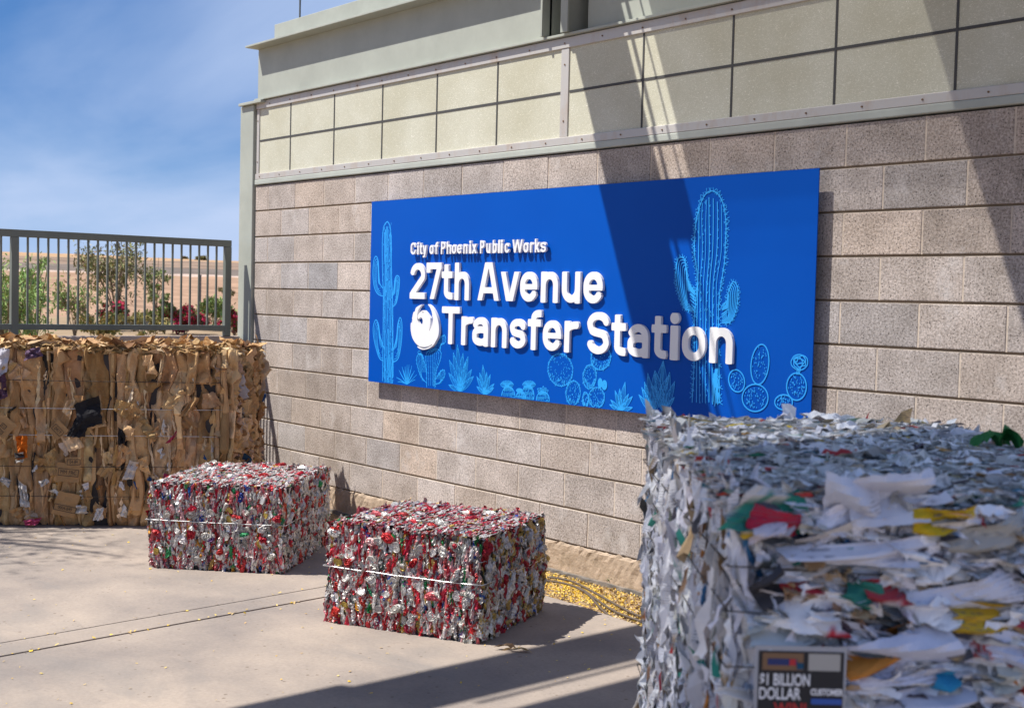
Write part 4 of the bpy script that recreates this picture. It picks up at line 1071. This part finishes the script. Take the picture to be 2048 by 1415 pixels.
Pw = place(P, np.zeros(3), ec3, np.array([-ec[1], ec[0], 0]), zc_, 0, 0, rng.normal(0, .4, n), rng.normal(.6, .5, n), rng.normal(0, .3, n), 0)+np.stack([pos[:, 0], pos[:, 1], Hc+rng.uniform(0, .022, n)], -1)[:, None, None]
emit(tm, Pw, UV, np.broadcast_to(pick(CARD, n)[:, None, None], Pw.shape))
tag(tm.build('torn_layers', m_card, cb), kind='stuff')
# right-hand side: bent sheets leaning out
sd = BR-FRc; Ls = np.linalg.norm(sd); es = np.array([*(sd/Ls), 0]); ns = np.array([es[1], -es[0], 0]); Os = np.array([*FRc, 0])
for n, wr, hr, offr in ((170, (.08, .17), (.12, .26), (-.05, .012)), (120, (.04, .10), (.06, .16), (-.02, .028))):
    card_batch(n, rng.uniform(*wr, n), rng.uniform(*hr, n), 6, 7, rng.uniform(-.01, .04, n), .05, CARD+[(.52,.36,.26,2), (.5,.48,.46,.4), (.03,.06,.16,.15)], rng.normal(-.15, .35, n), rng.normal(0, .16, n), rng.normal(.1, .28, n), rng.uniform(*offr, n), rng.uniform(.05, Ls-.03, n), rng.uniform(.09, Hc-.11, n), Os, es, zc_, ns, .35)
# back and left, seen only from elsewhere
for A_, B_ in ((BR, BLc), (BLc, FLc)):
    q = B_-A_; Lq = np.linalg.norm(q); eq = np.array([*(q/Lq), 0]); nq = np.array([eq[1], -eq[0], 0]); n = 60
    card_batch(n, rng.uniform(.1, .25, n), rng.uniform(.3, .6, n), 5, 6, rng.uniform(0, .03, n), .03, CARD, rng.normal(0, .15, n), 0, rng.normal(0, .15, n), rng.uniform(-.03, .01, n), rng.uniform(.05, Lq-.05, n), rng.uniform(.2, Hc-.25, n), np.array([*A_, 0]), eq, zc_, nq)
tag(mb.build('pressed_boards', m_card, cb), kind='stuff')
for Pk, Uk, Ck in card_single:
    m = MB(); emit(m, Pk[None], Uk[None], Ck[None]); m.build('folded_board', m_card, cb)
for h_ in (.955, .775, .60, .395, .20):
    pts = []
    ctr = (FLc+FRc+BR+BLc)/4
    cs = [FLc, FRc, BR, BLc, FLc]
    for k in range(4):
        for u_ in np.linspace(0, 1, 14)[:-1]:
            q = cs[k]+(cs[k+1]-cs[k])*u_; o_ = q+(q-ctr)/np.linalg.norm(q-ctr)*(.036 if k == 0 else .02)
            pts.append((o_[0], o_[1], h_+(.012*math.sin(u_*9+h_*20) if k == 1 else 0)-(.05*math.sin(u_*3.14) if k == 1 else 0)))
    pts.append(pts[0]); MB().tube(pts, .0022, 5).build('baling_wire', m_wire if h_ in (.775, .60) else m_rust, cb, smooth=True)

# ---- mixed paper bale, close to the camera
rng = np.random.default_rng(47)
f2 = np.array([-.76, .65]); f2 /= np.linalg.norm(f2); r2 = np.array([-f2[1], f2[0]])*-1
Np, Wp, Dp, Hp = 2.0, .74, 1.27, 1.255
op = CAM[:2]+f2*Np+r2*.378
pb = empty('paper_bale', (op[0], op[1], 0), 'tall bale of white office paper and newspapers in the shade at right', 'bale')
core('bale_core', op, r2, f2, Wp, Dp, Hp, .03, pb, mat('paper_core', (.12, .12, .13), .9))  # dark core, shade of the gaps put into its colour
PAP = [(.84,.85,.90,6), (.74,.75,.80,4), (.62,.60,.56,4), (.42,.42,.42,2), (.10,.10,.11,1.0), (.45,.05,.06,.35), (.62,.42,.03,.1), (.05,.2,.42,.35), (.5,.35,.2,.8), (.05,.28,.22,.25), (.5,.2,.04,.25), (.30,.20,.12,.5)]
TOPP = [(.88,.88,.88,6), (.68,.68,.65,5), (.42,.43,.42,3), (.13,.13,.14,1.6), (.5,.4,.28,1.2), (.05,.25,.35,.3), (.5,.06,.05,.3), (.7,.5,.05,.2), (.05,.25,.12,.15), (.55,.3,.1,.3)]
WHT = [(.87,.88,.93,7), (.78,.79,.84,4), (.64,.62,.58,1.5)]
fr = frame(op, r2, f2, Wp, Dp, Hp); pm = MB(); psing = []
O, ex, ez, nr, fw, fh = fr['front']
n = 620
P, UV = sheets(n, rng.uniform(.03, .13, n), rng.uniform(.015, .06, n), 8, 5, rng.uniform(-.01, .02, n), .03, 3, .3, .03, (.7, 2.0), 1.2)
emit(pm, place(P, O, ex, ez, nr, rng.uniform(.04, fw-.04, n), rng.uniform(.55, fh-.01, n), rng.normal(0, .25, n), rng.normal(-.1, .25, n), rng.normal(0, .2, n), rng.uniform(-.03, .020, n)), UV, two_tone(pick(PAP, n), pick(PAP, n), P, .7))
n = 520
P, UV = sheets(n, rng.uniform(.02, .09, n), rng.uniform(.008, .03, n), 7, 4, rng.uniform(-.01, .012, n), .03, 4, .35, .05, (.7, 2.4), 1.2)
emit(pm, place(P, O, ex, ez, nr, rng.uniform(.03, fw-.03, n), rng.uniform(.58, fh-.01, n), rng.normal(0, .3, n), rng.normal(-.2, .35, n), rng.normal(0, .3, n), rng.uniform(.0, .034, n)), UV, two_tone(pick(PAP, n), pick(PAP, n), P, .65))
n = 88
pu = rng.uniform(.07, fw-.07, n); pv = rng.uniform(.60, fh-.05, n)
P, UV = sheets(n, rng.uniform(.06, .17, n), rng.uniform(.03, .085, n), 14, 10, rng.uniform(.0, .02, n), .05, 5, .3, .018, (.5, 1.6), 1.2)
Pw = place(P, O, ex, ez, nr, pu, pv, rng.normal(.08, .22, n), rng.normal(-.08, .12, n), rng.normal(0, .12, n), rng.uniform(-.004, .018, n))
cs = np.where(rng.random((n, 1)) < .5, pick(WHT, n), pick(PAP, n)); Cc = two_tone(cs, cs*.93, P, .6)
for k in range(n): psing.append((Pw[k], UV[k], Cc[k], 'crumpled_sheet'))
n = 90
P, UV = sheets(n, rng.uniform(.13, .28, n), rng.uniform(.08, .2, n), 6, 5, .01, .04, 3, .2, .02)
emit(pm, place(P, O, ex, ez, nr, rng.uniform(0, fw, n), rng.uniform(.05, .62, n), rng.normal(0, .3, n), 0, 0, rng.uniform(-.03, .012, n)), UV, np.broadcast_to(pick(PAP, n)[:, None, None], P.shape))
# left face (towards the can bales): paper edges standing upright
for nm in ('left', 'right', 'back'):
    O, ex, ez, nr, fw, fh = fr[nm]
    n = 4200 if nm == 'left' else 350
    k_ = 1.0 if nm == 'left' else 2.2
    P, UV = sheets(n, rng.uniform(.008, .030, n)*k_, rng.uniform(.04, .14, n), 3, 7, rng.uniform(.001, .010, n), .014, 3, .3, .05, (.6, 2.2))
    emit(pm, place(P, O, ex, ez, nr, rng.uniform(.0, fw, n), np.clip(rng.uniform(.0, fh, n), .07, fh-.05), rng.normal(0, .22, n), rng.normal(0, .2, n), rng.normal(0, .7, n), rng.uniform(-.03, .016, n)), UV, two_tone(pick(PAP+[(.86,.87,.93,9)], n), pick(PAP, n), P, .72))
O, ex, ez, nr, fw, fh = fr['left']
n = 40
P, UV = sheets(n, rng.uniform(.03, .07, n), rng.uniform(.1, .22, n), 5, 12, rng.uniform(0, .02, n), .03, 3, .35, .03)
Pw = place(P, O, ex, ez, nr, rng.uniform(.02, fw-.02, n), rng.uniform(.15, fh-.06, n), rng.normal(0, .22, n), rng.normal(0, .15, n), rng.normal(0, .4, n), rng.uniform(.0, .022, n)); cs = pick(WHT, n)
for k in range(n):
    if len(psing) < 100: psing.append((Pw[k], UV[k], np.broadcast_to(cs[k], Pw[k].shape), 'crumpled_sheet'))
# top: ragged edges of the layers
O, ex, ez, nr, fw, fh = fr['top']
n = 15000
P, UV = sheets(n, rng.uniform(.02, .075, n), rng.uniform(.004, .015, n), 5, 2, rng.uniform(0, .004, n), .007, 3, .35, .06, (.7, 2.2))
emit(pm, place(P, O, ex, ez, nr, rng.uniform(-.005, fw+.005, n), rng.uniform(0, fh, n), rng.normal(0, .22, n), rng.normal(.45, .40, n), rng.normal(0, .12, n), rng.uniform(-.022, .008, n)), UV, two_tone(pick(TOPP, n), pick(TOPP, n), P, .7))
n = 170
P, UV = sheets(n, rng.uniform(.03, .085, n), rng.uniform(.018, .05, n), 6, 4, rng.uniform(0, .01, n), .02, 3, .4, .05)
emit(pm, place(P, O, ex, ez, nr, rng.uniform(0, fw, n), rng.uniform(.0, fh, n), rng.normal(0, .4, n), rng.normal(.2, .25, n), rng.normal(0, .15, n), rng.uniform(-.004, .008, n)), UV, np.broadcast_to(pick(WHT+TOPP, n)[:, None, None], P.shape))
tag(pm.build('pressed_paper', m_paper, pb), kind='stuff')
for Pk, Uk, Ck, nm in psing:
    m = MB(); emit(m, Pk[None], Uk[None], np.array(Ck)[None]); m.build(nm, m_paper, pb)
O, ex, ez, nr, fw, fh = fr['front']
def pfront(px, py):
    dd = ray(px, py); t_ = ((O-CAM)@nr)/(dd@nr); p = CAM+t_*dd; return (p-O)@ex, p[2]
def psheet(px, py, w_, h_, col, rot=0., off=.03, cj=.15, name='coloured_sheet', cr_=.04):
    w_, h_, off = w_*.74, h_*.74, off*.75
    u_, v_ = pfront(px, py); P, UV = sheets(1, w_, h_, 14, 8, .01, cr_, 4, cj, .012, (.5, 1.6), 1.2)
    m = MB(); emit(m, place(P, O, ex, ez, nr, u_, v_, rot, -.1, 0, off), UV, np.array(col)); return m.build(name, m_paper, pb)
psheet(1770, 985, .17, .11, (.66, .68, .76), .05, .035, .1, 'crumpled_sheet'); psheet(1700, 1010, .10, .12, (.64, .66, .74), .0, .03, .2, 'crumpled_sheet')
psheet(1865, 1035, .13, .05, (.62, .42, .02), .12, .042); psheet(1560, 1040, .14, .06, (.42, .02, .05), -.06, .03, .25); psheet(1535, 1045, .09, .05, (.62, .58, .64), .35, .036, .25)
psheet(1720, 1095, .30, .05, (.66, .68, .77), .10, .036, .2, 'crumpled_sheet'); psheet(1950, 1065, .18, .07, (.40, .40, .38), .22, .034)
psheet(1715, 1175, .10, .06, (.03, .20, .16), -.2, .03, .3); psheet(1530, 1165, .08, .08, (.05, .05, .06), .6, .032); psheet(1920, 1190, .24, .09, (.62, .65, .76), .2, .03, .2, 'crumpled_sheet')
psheet(1560, 1250, .14, .06, (.58, .62, .62), .02, .03, .1); psheet(1800, 1290, .24, .11, (.62, .66, .80), .15, .034, .25, 'crumpled_sheet'); psheet(1990, 1290, .16, .09, (.58, .62, .76), -.2, .032, .25, 'crumpled_sheet')
psheet(1890, 1345, .06, .04, (.03, .28, .50), -.1, .04, .3); psheet(2020, 1340, .10, .05, (.55, .56, .5), .05, .038, .1); psheet(1850, 1395, .2, .08, (.60, .63, .74), .1, .03, .2, 'crumpled_sheet')
# lottery flyer page
u_, v_ = pfront(1583, 1352); w_, h_ = .128, .105
fo = O+ex*u_+ez*v_+nr*.058
def rect(name, m_, a0, a1, c0, c1, lift, parent=pb, col=(.5, .5, .5)):
    q = [fo+ex*a0+ez*c0+nr*lift, fo+ex*a1+ez*c0+nr*lift, fo+ex*a1+ez*c1+nr*lift, fo+ex*a0+ez*c1+nr*lift]
    return MB().add(q, [(0, 1, 2, 3)], col).build(name, m_, parent)
page = rect('flyer_page', m_plain, -.072, .072, -.075, .066, 0, pb, (.40, .40, .42))
rect('flyer_print', m_black, -.066, .068, -.075, .058, .0008, page)
rect('flyer_print', m_plain, -.060, .004, .028, .055, .0016, page, (.22, .12, .06)); rect('flyer_print', m_plain, -.052, -.006, .036, .046, .0024, page, (.015, .03, .14))
for x, c in ((-.012, (.5, .02, .03)), (.000, (.6, .4, .02)), (.0, (.02, .15, .3))): rect('flyer_print', m_plain, x-.006, x+.004, .030+abs(x)*.5, .040+abs(x)*.5, .003, page, c)
rect('flyer_print', m_plain, .012, .062, .028, .055, .0016, page, (.42, .40, .36))
for txt, sz, du, dv, mm, sq in (('$1 BILLION', .026, -.024, .012, m_white, .62), ('DOLLAR', .026, -.032, -.010, m_white, .66), ('WIN!', .026, -.014, -.034, m_redink, .85), ('CUSTOMER', .0135, .042, -.006, m_white, .72), ('FREE PLAY', .012, .043, -.020, mat('blue_ink', (.03, .10, .4), .6), .72)):
    if txt == 'FREE PLAY': 
        rect('flyer_print', mm, .018, .066, -.025, -.016, .0022, page); continue
    text_part(txt, sz, mm, page, fo+ex*du+ez*dv, ex, ez, nr, .0022, sq, bold=.0006)
bnd = [(v__, r__) for v__, r__ in ((Hp-.105, 0), (Hp-.178, 0), (Hp-.272, 0))]
wires(pb, op, r2, f2, Wp, Dp, Hp, [1.147, 1.075, .985, .6, .3], .026, .010, .0014, [m_rust]*5, ['baling_wire']*5)
for h0, h1 in ((1.12, .55), (.98, .42), (.72, .25)):                       # slack ties slanting down the left face
    O2, ex2, ez2, nr2, fw2, fh2 = fr['left']
    pts = [O2+ex2*(fw2*u)+ez2*(h0+(h1-h0)*u-.05*math.sin(u*3.14))+nr2*.018 for u in np.linspace(0, 1, 12)]
    MB().tube(pts, .0015, 5).build('baling_wire', m_rust, pb, smooth=True)
# green scrap of plastic on top
Ot = fr['top'][0]
P, UV = sheets(1, .10, .06, 10, 6, .03, .03, 3, .2, .02)
MBt = MB(); q = on(1990, 885, 2, Hp+.02); emit(MBt, place(P, np.array([q[0], q[1], Hp+.01]), np.array([*r2, 0]), np.array([*f2, 0]), zc_, 0, 0, .1, .35, 0, 0), UV, np.array([.01, .16, .03])); MBt.build('plastic_scrap', m_plain, pb)
# ------------------------------------------------------------------ planting strip litter, cables
rng = np.random.default_rng(61)
def flakes(n, xy, z, size, pal, name, m_, label=None, cat=None, tilt=.5):
    P, UV = sheets(n, rng.uniform(*size, n), rng.uniform(*size, n), 1, 1, 0, 0, 0, .3, 0)
    a = np.zeros(3)
    Pw = place(P, a, np.array([1., 0, 0]), np.array([0, 1., 0]), np.array([0, 0, 1.]), 0, 0, rng.uniform(0, 6.28, n), rng.normal(0, tilt, n), rng.normal(0, tilt, n), 0)
    Pw = Pw+np.stack([xy[:, 0], xy[:, 1], z], -1)[:, None, None]
    m = MB(); emit(m, Pw, UV, np.broadcast_to(pick(pal, n)[:, None, None], Pw.shape)); return tag(m.build(name, m_), kind='stuff')
YEL = [(.78,.52,.05,5), (.70,.44,.06,2), (.76,.58,.18,3), (.52,.36,.15,2)]
m_pet = mat('fallen_petals', attr=True, rough=.75)
def dirt_z(x, y):
    ya = np.array([slab_edge(q) for q in x])-.05; return -.055+.035*(y-ya)/(0.02-ya)+.008
n = 6000
x = np.concatenate([rng.normal(3.75, .22, n//2), rng.normal(4.05, .55, n//2)]); y = -rng.beta(1.3, 1.9, n)*.44-.02
y = np.where(rng.random(n) < .5, -.10-(x-3.4)*.22+rng.normal(0, .05, n), y); ok = (y < -.02) & (y > np.array([slab_edge(q) for q in x])+.015) & (x > .2)
x, y = x[ok], y[ok]
flakes(len(x), np.stack([x, y], 1), dirt_z(x, y), (.004, .010), YEL, 'fallen_petals', m_pet)
n = 5000; x = rng.uniform(1.5, 8, n); y = -rng.random(n)*.46-.015; ok = y > np.array([slab_edge(q) for q in x])+.012; x, y = x[ok], y[ok]
flakes(len(x), np.stack([x, y], 1), dirt_z(x, y), (.006, .022), [(.30,.20,.11,3), (.45,.34,.2,3), (.18,.12,.07,2), (.55,.42,.25,1)], 'dry_litter', m_pet)
pts = []
for (px, py) in [(1005,1312),(380,1140),(560,1155)]: pass
n = 420; x = rng.uniform(-.1, 5.0, n); y = rng.uniform(-3.6, -.52, n); k = rng.random(n) < .35
y = np.where(k, -.55-np.abs(rng.normal(0, .5, n)), y)
flakes(n, np.stack([x, y], 1), np.full(n, .004), (.004, .012), YEL, 'scattered_petals', m_pet, tilt=.25)
x = []; y = []
for q in range(46): 
    yy = rng.uniform(-3.2, -1.2); x.append(jx(yy, 1 if rng.random() < .7 else 0)+rng.normal(0, .012)); y.append(yy)
flakes(46, np.stack([x, y], 1), np.full(46, .006), (.006, .015), YEL, 'scattered_petals', m_pet, tilt=.3)
m = MB()   # gravel crumbs in the strip
for _ in range(260):
    x_ = rng.uniform(2.5, 6.5); y_ = rng.uniform(slab_edge(x_)+.03, -.03); r_ = rng.uniform(.003, .011)
    v_ = rng.normal(0, 1, (6, 3)); 
    V = np.array([(1,0,0),(-1,0,0),(0,1,0),(0,-1,0),(0,0,1),(0,0,-1)])*r_*rng.uniform(.6, 1.2, (6, 1))+np.array([x_, y_, float(dirt_z(np.array([x_]), np.array([y_]))[0])-.002])
    m.add(V, [(0,2,4),(2,1,4),(1,3,4),(3,0,4),(2,0,5),(1,2,5),(3,1,5),(0,3,5)], np.array([.42,.33,.24])*rng.uniform(.5, 1.3))
tag(m.build('gravel', m_pet), kind='stuff')
cab = [[(1088,1158),(1120,1162),(1160,1174),(1190,1192),(1225,1213),(1262,1228),(1318,1245)],
       [(1095,1152),(1140,1160),(1185,1180),(1230,1203),(1270,1222),(1318,1238)],
       [(1150,1170),(1178,1186),(1205,1212),(1235,1232),(1262,1245)]]
lab = ['lower of two long dark cables crossing the yellow petals by the wall', 'upper of two long dark cables, nearest the wall base', 'short dark cable branching toward the pavement edge on the dirt']
for c_, lb in zip(cab, lab):
    P = [on(px, py, 2, -.012) for px, py in c_]
    P = [(p[0], p[1], float(dirt_z(np.array([p[0]]), np.array([p[1]]))[0])+.006) for p in P]
    Q = cr_spline(P, False, 6)
    if lb[0] != 's': Q = np.vstack([Q, Q[-1]+np.array([.5, -.05, 0])])
    tag(MB().tube(Q, .0065, 6).build('cable', m_cable, smooth=True), lb, 'cable', 'cables lying on the dirt strip')
# dry leaf at the foot of the nearer can bale, and a small weed
q = on(1010, 1294, 2, 0.01); m = MB()
P, UV = sheets(1, .07, .022, 8, 4, .012, .01, 2, .3, .03); emit(m, place(P, np.array([q[0], q[1], .012]), np.array([.8, .6, 0]), np.array([-.6, .8, 0]), np.array([0, 0, 1.]), 0, 0, .2, .1, 0, 0), UV, np.array([.12, .07, .035]))
P, UV = sheets(1, .13, .02, 8, 4, .008, .008, 2, .35, .03); emit(m, place(P, np.array([q[0]+.06, q[1]+.03, .008]), np.array([.8, .6, 0]), np.array([-.6, .8, 0]), np.array([0, 0, 1.]), 0, 0, .05, .1, 0, 0), UV, np.array([.5, .33, .14]))
tag(m.build('dry_leaf', m_pet), 'dry brown leaf on the pavement at the foot of the nearer can bale', 'leaf')
q = on(1226, 1172, 2, -.02); m = MB()
for k in range(9):
    a = k*.7; m.add([(q[0], q[1]-.02, -.03), (q[0]+.02*math.cos(a)-.006*math.sin(a), q[1]-.02+.02*math.sin(a)+.006*math.cos(a), .0+k*.003), (q[0]+.035*math.cos(a), q[1]-.02+.035*math.sin(a), .005+k*.004), (q[0]+.02*math.cos(a)+.006*math.sin(a), q[1]-.02+.02*math.sin(a)-.006*math.cos(a), .0+k*.003)], [(0, 1, 2, 3)], (.08, .22, .03))
tag(m.build('weed', m_leaf), 'tiny green weed sprouting at the foot of the block wall', 'weed')

# ------------------------------------------------------------------ desert plants beyond the guard rail
def ground_pt(px, py_base):
    d = ray(px, py_base); h = np.hypot(d[0], d[1]); dirn = np.array([d[0], d[1]])/h; sl_ = d[2]/h
    for D_ in np.arange(14, 450, .25):
        if CAM[2]+sl_*D_ <= gz(D_): return CAM[:2]+dirn*D_, D_
    return CAM[:2]+dirn*60, 60.
def at_dist(px, D_):
    d = ray(px, 600); dirn = np.array([d[0], d[1]])/np.hypot(d[0], d[1]); p = CAM[:2]+dirn*D_; return p, D_
def hpx(py, px, D_):                            # height (z) seen at pixel row py at horizontal distance D_
    d = ray(px, py); return CAM[2]+d[2]/np.hypot(d[0], d[1])*D_
GRN = [(.19,.25,.07,4), (.25,.30,.10,3), (.12,.17,.05,2), (.32,.32,.14,1)]
LIM = [(.24,.36,.09,4), (.32,.44,.14,3), (.16,.25,.07,2)]
OLV = [(.26,.25,.10,4), (.34,.30,.14,3), (.17,.17,.07,2), (.28,.18,.09,1)]
RED = [(.50,.02,.07,4), (.38,.015,.05,2), (.10,.13,.04,3), (.05,.075,.02,3)]
def plant(name, px, D_, top, wpx, pal, label, cat, group, stems=7, nleaf=2600, leaf=(.03, .09), crown0=.3, spread=1.0, clump=26, zb_=None, feather=False, seed=1):
    global rng
    nleaf = int(nleaf*.9); rng = np.random.default_rng(seed); p, D_ = at_dist(px, D_); z0 = gz(D_) if zb_ is None else zb_
    Ht = hpx(top, px, D_)-z0; Wd = wpx/FPX*D_*1.3
    root = empty(name, (p[0], p[1], z0), label, cat, group)
    m = MB(); ends = []
    for k in range(stems):
        a = rng.uniform(0, 6.28); r_ = Wd*.5*rng.uniform(.2, 1)*spread; hh = Ht*rng.uniform(.55, .97)
        P = [(p[0]+r_*math.cos(a)*u**1.4+rng.normal(0, .02)*u, p[1]+r_*math.sin(a)*u**1.4, z0-.05+hh*u) for u in np.linspace(0, 1, 6)]
        m.tube(P, max(.012, Ht*.011), 5, taper=np.linspace(1, .25, 6)); ends.append(P)
        for j in range(3):
            u = rng.uniform(.35, .85); b = np.array(P[0])+(np.array(P[-1])-np.array(P[0]))*np.array([u**1.4, u**1.4, u]); a2 = rng.uniform(0, 6.28)
            e_ = b+np.array([math.cos(a2)*Wd*.22, math.sin(a2)*Wd*.22, Ht*rng.uniform(.08, .28)])
            Q = [tuple(b+(e_-b)*w_) for w_ in np.linspace(0, 1, 4)]; m.tube(Q, max(.008, Ht*.006), 4, taper=np.linspace(1, .3, 4)); ends.append(Q)
    m.build('trunk', m_bark, root)
    cs = []
    for k in range(clump):
        E_ = ends[rng.integers(len(ends))]; b = np.array(E_[-1 if rng.random() < .6 else rng.integers(2, len(E_))])
        cs.append(b+rng.normal(0, 1, 3)*np.array([Wd*.08, Wd*.08, Ht*.06]))
    cs = np.array(cs); rad = rng.uniform(.10, .24, clump)*min(Wd, Ht)*.9; shade = rng.uniform(.65, 1.25, clump)
    ci = rng.integers(0, clump, nleaf)
    pos = cs[ci]+rng.normal(0, .5, (nleaf, 3))*rad[ci][:, None]*np.array([1, 1, .8])
    pos[:, 2] = np.clip(pos[:, 2], z0+.02, z0+Ht*1.02)
    P, UV = sheets(nleaf, rng.uniform(*leaf, nleaf)*.45, rng.uniform(*leaf, nleaf)*(2.2 if feather else 1.3), 1, 1, 0, 0, 0, .25, 0)
    Pw = place(P, np.zeros(3), np.array([1., 0, 0]), np.array([0, 0, 1.]), np.array([0, -1., 0]), 0, 0, rng.uniform(0, 6.28, nleaf), rng.uniform(-1.2, 1.2, nleaf), rng.uniform(0, 6.28, nleaf), 0)+pos[:, None, None]
    C = pick(pal, nleaf)*shade[ci][:, None]
    mm = MB(); emit(mm, Pw, UV, np.broadcast_to(C[:, None, None], Pw.shape)); mm.build('crown', m_leaf, root)
    return root
G = 'desert shrubs beyond the guard rail'
plant('desert_shrub', 12, 24, 505, 190, LIM, 'bright green feathery shrub behind the left post of the guard rail', 'shrub', G, 10, 4200, (.025, .06), seed=2, clump=60, feather=True)
plant('desert_shrub', 68, 27, 492, 60, LIM, 'tall thin green shrub with one high shoot, just right of the left rail post', 'shrub', G, 6, 1500, (.025, .06), seed=3, clump=24, feather=True)
plant('desert_shrub', 150, 40, 560, 75, OLV+LIM, 'low yellow green bush between the feathery shrub and the multi-stemmed tree', 'shrub', G, 7, 1300, (.04, .10), seed=4, clump=22)
plant('desert_tree', 232, 52, 486, 105, OLV+[(.17,.19,.06,3)], 'tallest multi-stemmed olive tree in the middle of the guard rail view', 'tree', None, 12, 2300, (.06, .15), seed=5, clump=54)
plant('desert_shrub', 312, 50, 505, 50, OLV+GRN, 'sparse upright shrub between the olive tree and the round red bush', 'shrub', G, 6, 520, (.06, .15), seed=6, clump=16)
plant('desert_shrub', 330, 44, 585, 42, GRN, 'small dark green bush left of the round red bush', 'shrub', G, 6, 1100, (.06, .15), seed=16, clump=16)
B_ = 'red flowering bushes beyond the guard rail'
plant('flowering_bush', 236, 46, 604, 42, RED+[(.06,.09,.03,5)], 'dark bush with a few red flowers at the foot of the olive tree', 'bush', B_, 8, 2000, (.05, .12), seed=7, clump=26)
plant('flowering_bush', 371, 44, 608, 80, RED+[(.55,.02,.10,4)], 'round bush covered in crimson flowers seen through the rail bars', 'bush', B_, 10, 3600, (.05, .12), seed=8, clump=40)
plant('flowering_bush', 470, 42, 614, 46, RED, 'red flowering bush in the gap between the rail end and the corner post', 'bush', B_, 8, 2000, (.05, .12), seed=9, clump=26)
plant('desert_shrub', 428, 48, 592, 60, LIM+GRN, 'light green bush between the crimson bush and the last rail bars', 'shrub', G, 8, 1900, (.06, .14), seed=10, clump=26)
plant('desert_shrub', 452, 60, 560, 26, OLV, 'small pale shrub on the tan slope near the end of the guard rail', 'shrub', G, 5, 400, (.08, .18), seed=12, clump=9)
plant('desert_shrub', 290, 40, 625, 90, [(.32,.26,.09,4), (.22,.22,.07,3)], 'low straw coloured brush between the two red bushes', 'shrub', G, 9, 1500, (.05, .12), seed=13, clump=26)
plant('desert_shrub', 195, 36, 628, 80, [(.34,.27,.09,4), (.20,.22,.07,3)], 'low straw coloured brush left of the olive tree', 'shrub', G, 9, 1300, (.05, .12), seed=14, clump=24)
for k, (px, D_, top, wp) in enumerate([(98, 262, 517, 18), (30, 255, 518, 24), (400, 270, 517, 14), (372, 300, 519, 12), (150, 280, 519, 12)]):
    plant('distant_bush', px, D_, top, wp, OLV, ['dark far bush on the ridge right of the left rail post', 'dark far bush on the ridge at the left edge', 'dark far bush on the ridge above the crimson bush', 'small far bush on the ridge left of the rail end', 'small far bush on the ridge above the yellow green bush'][k], 'bush', 'bushes on the far ridge', 5, 420, (.5, 1.1), seed=20+k, clump=9)
# chain link fence posts on the slope
for px, yt, yb, D_, lb in ((400, 551, 655, 62, 'thin dark fence post on the tan slope between the last rail bars'),):
    p, D_ = at_dist(px, D_); tag(MB().tube([(p[0], p[1], gz(D_)-.1), (p[0], p[1], hpx(yt, px, D_))], .055, 8).tube([(p[0], p[1], hpx(yt, px, D_)), (p[0], p[1], hpx(yt-2, px, D_))], .07, 8).build('fence_post', m_dark, None), lb, 'post')
# tree outside the frame at left whose boughs shade the pavement
rng = np.random.default_rng(77)
tr_ = empty('shade_tree', (-1.7, -5.6, 0), 'thin-leaved desert tree left of the forecourt whose boughs shade the pavement', 'tree')
m = MB(); Q = [(-1.7, -5.6, -.12), (-1.6, -5.5, 1.5), (-1.4, -5.2, 3.0), (-1.1, -4.7, 4.4)]; m.tube(Q, .11, 8, taper=[1, .85, .7, .5]); ends = []
for k in range(9):
    a = rng.uniform(-.9, 1.2); b = np.array([-1.3, -5.0, 3.6+rng.uniform(0, .9)]); e_ = b+np.array([math.cos(a+.6)*rng.uniform(.7, 1.3), math.sin(a+.6)*rng.uniform(.4, 1.0), rng.uniform(.2, 1.3)])
    P = [tuple(b+(e_-b)*u+np.array([0, 0, .25*math.sin(u*3)])) for u in np.linspace(0, 1, 6)]; m.tube(P, .035, 6, taper=np.linspace(1, .25, 6)); ends.append(P)
m.build('trunk', m_bark, tr_)
nl = 1300; pos = np.array([np.array(ends[rng.integers(9)][rng.integers(2, 6)])+rng.normal(0, .22, 3) for _ in range(nl)])
P, UV = sheets(nl, rng.uniform(.01, .02, nl), rng.uniform(.03, .09, nl), 1, 1, 0, 0, 0, .2, 0)
Pw = place(P, np.zeros(3), np.array([1., 0, 0]), np.array([0, 0, 1.]), np.array([0, -1., 0]), 0, 0, rng.uniform(0, 6.28, nl), rng.uniform(-1, 1, nl), rng.uniform(0, 6.28, nl), 0)+pos[:, None, None]
mm = MB(); emit(mm, Pw, UV, np.broadcast_to(pick(GRN, nl)[:, None, None], Pw.shape)); mm.build('crown', m_leaf, tr_)
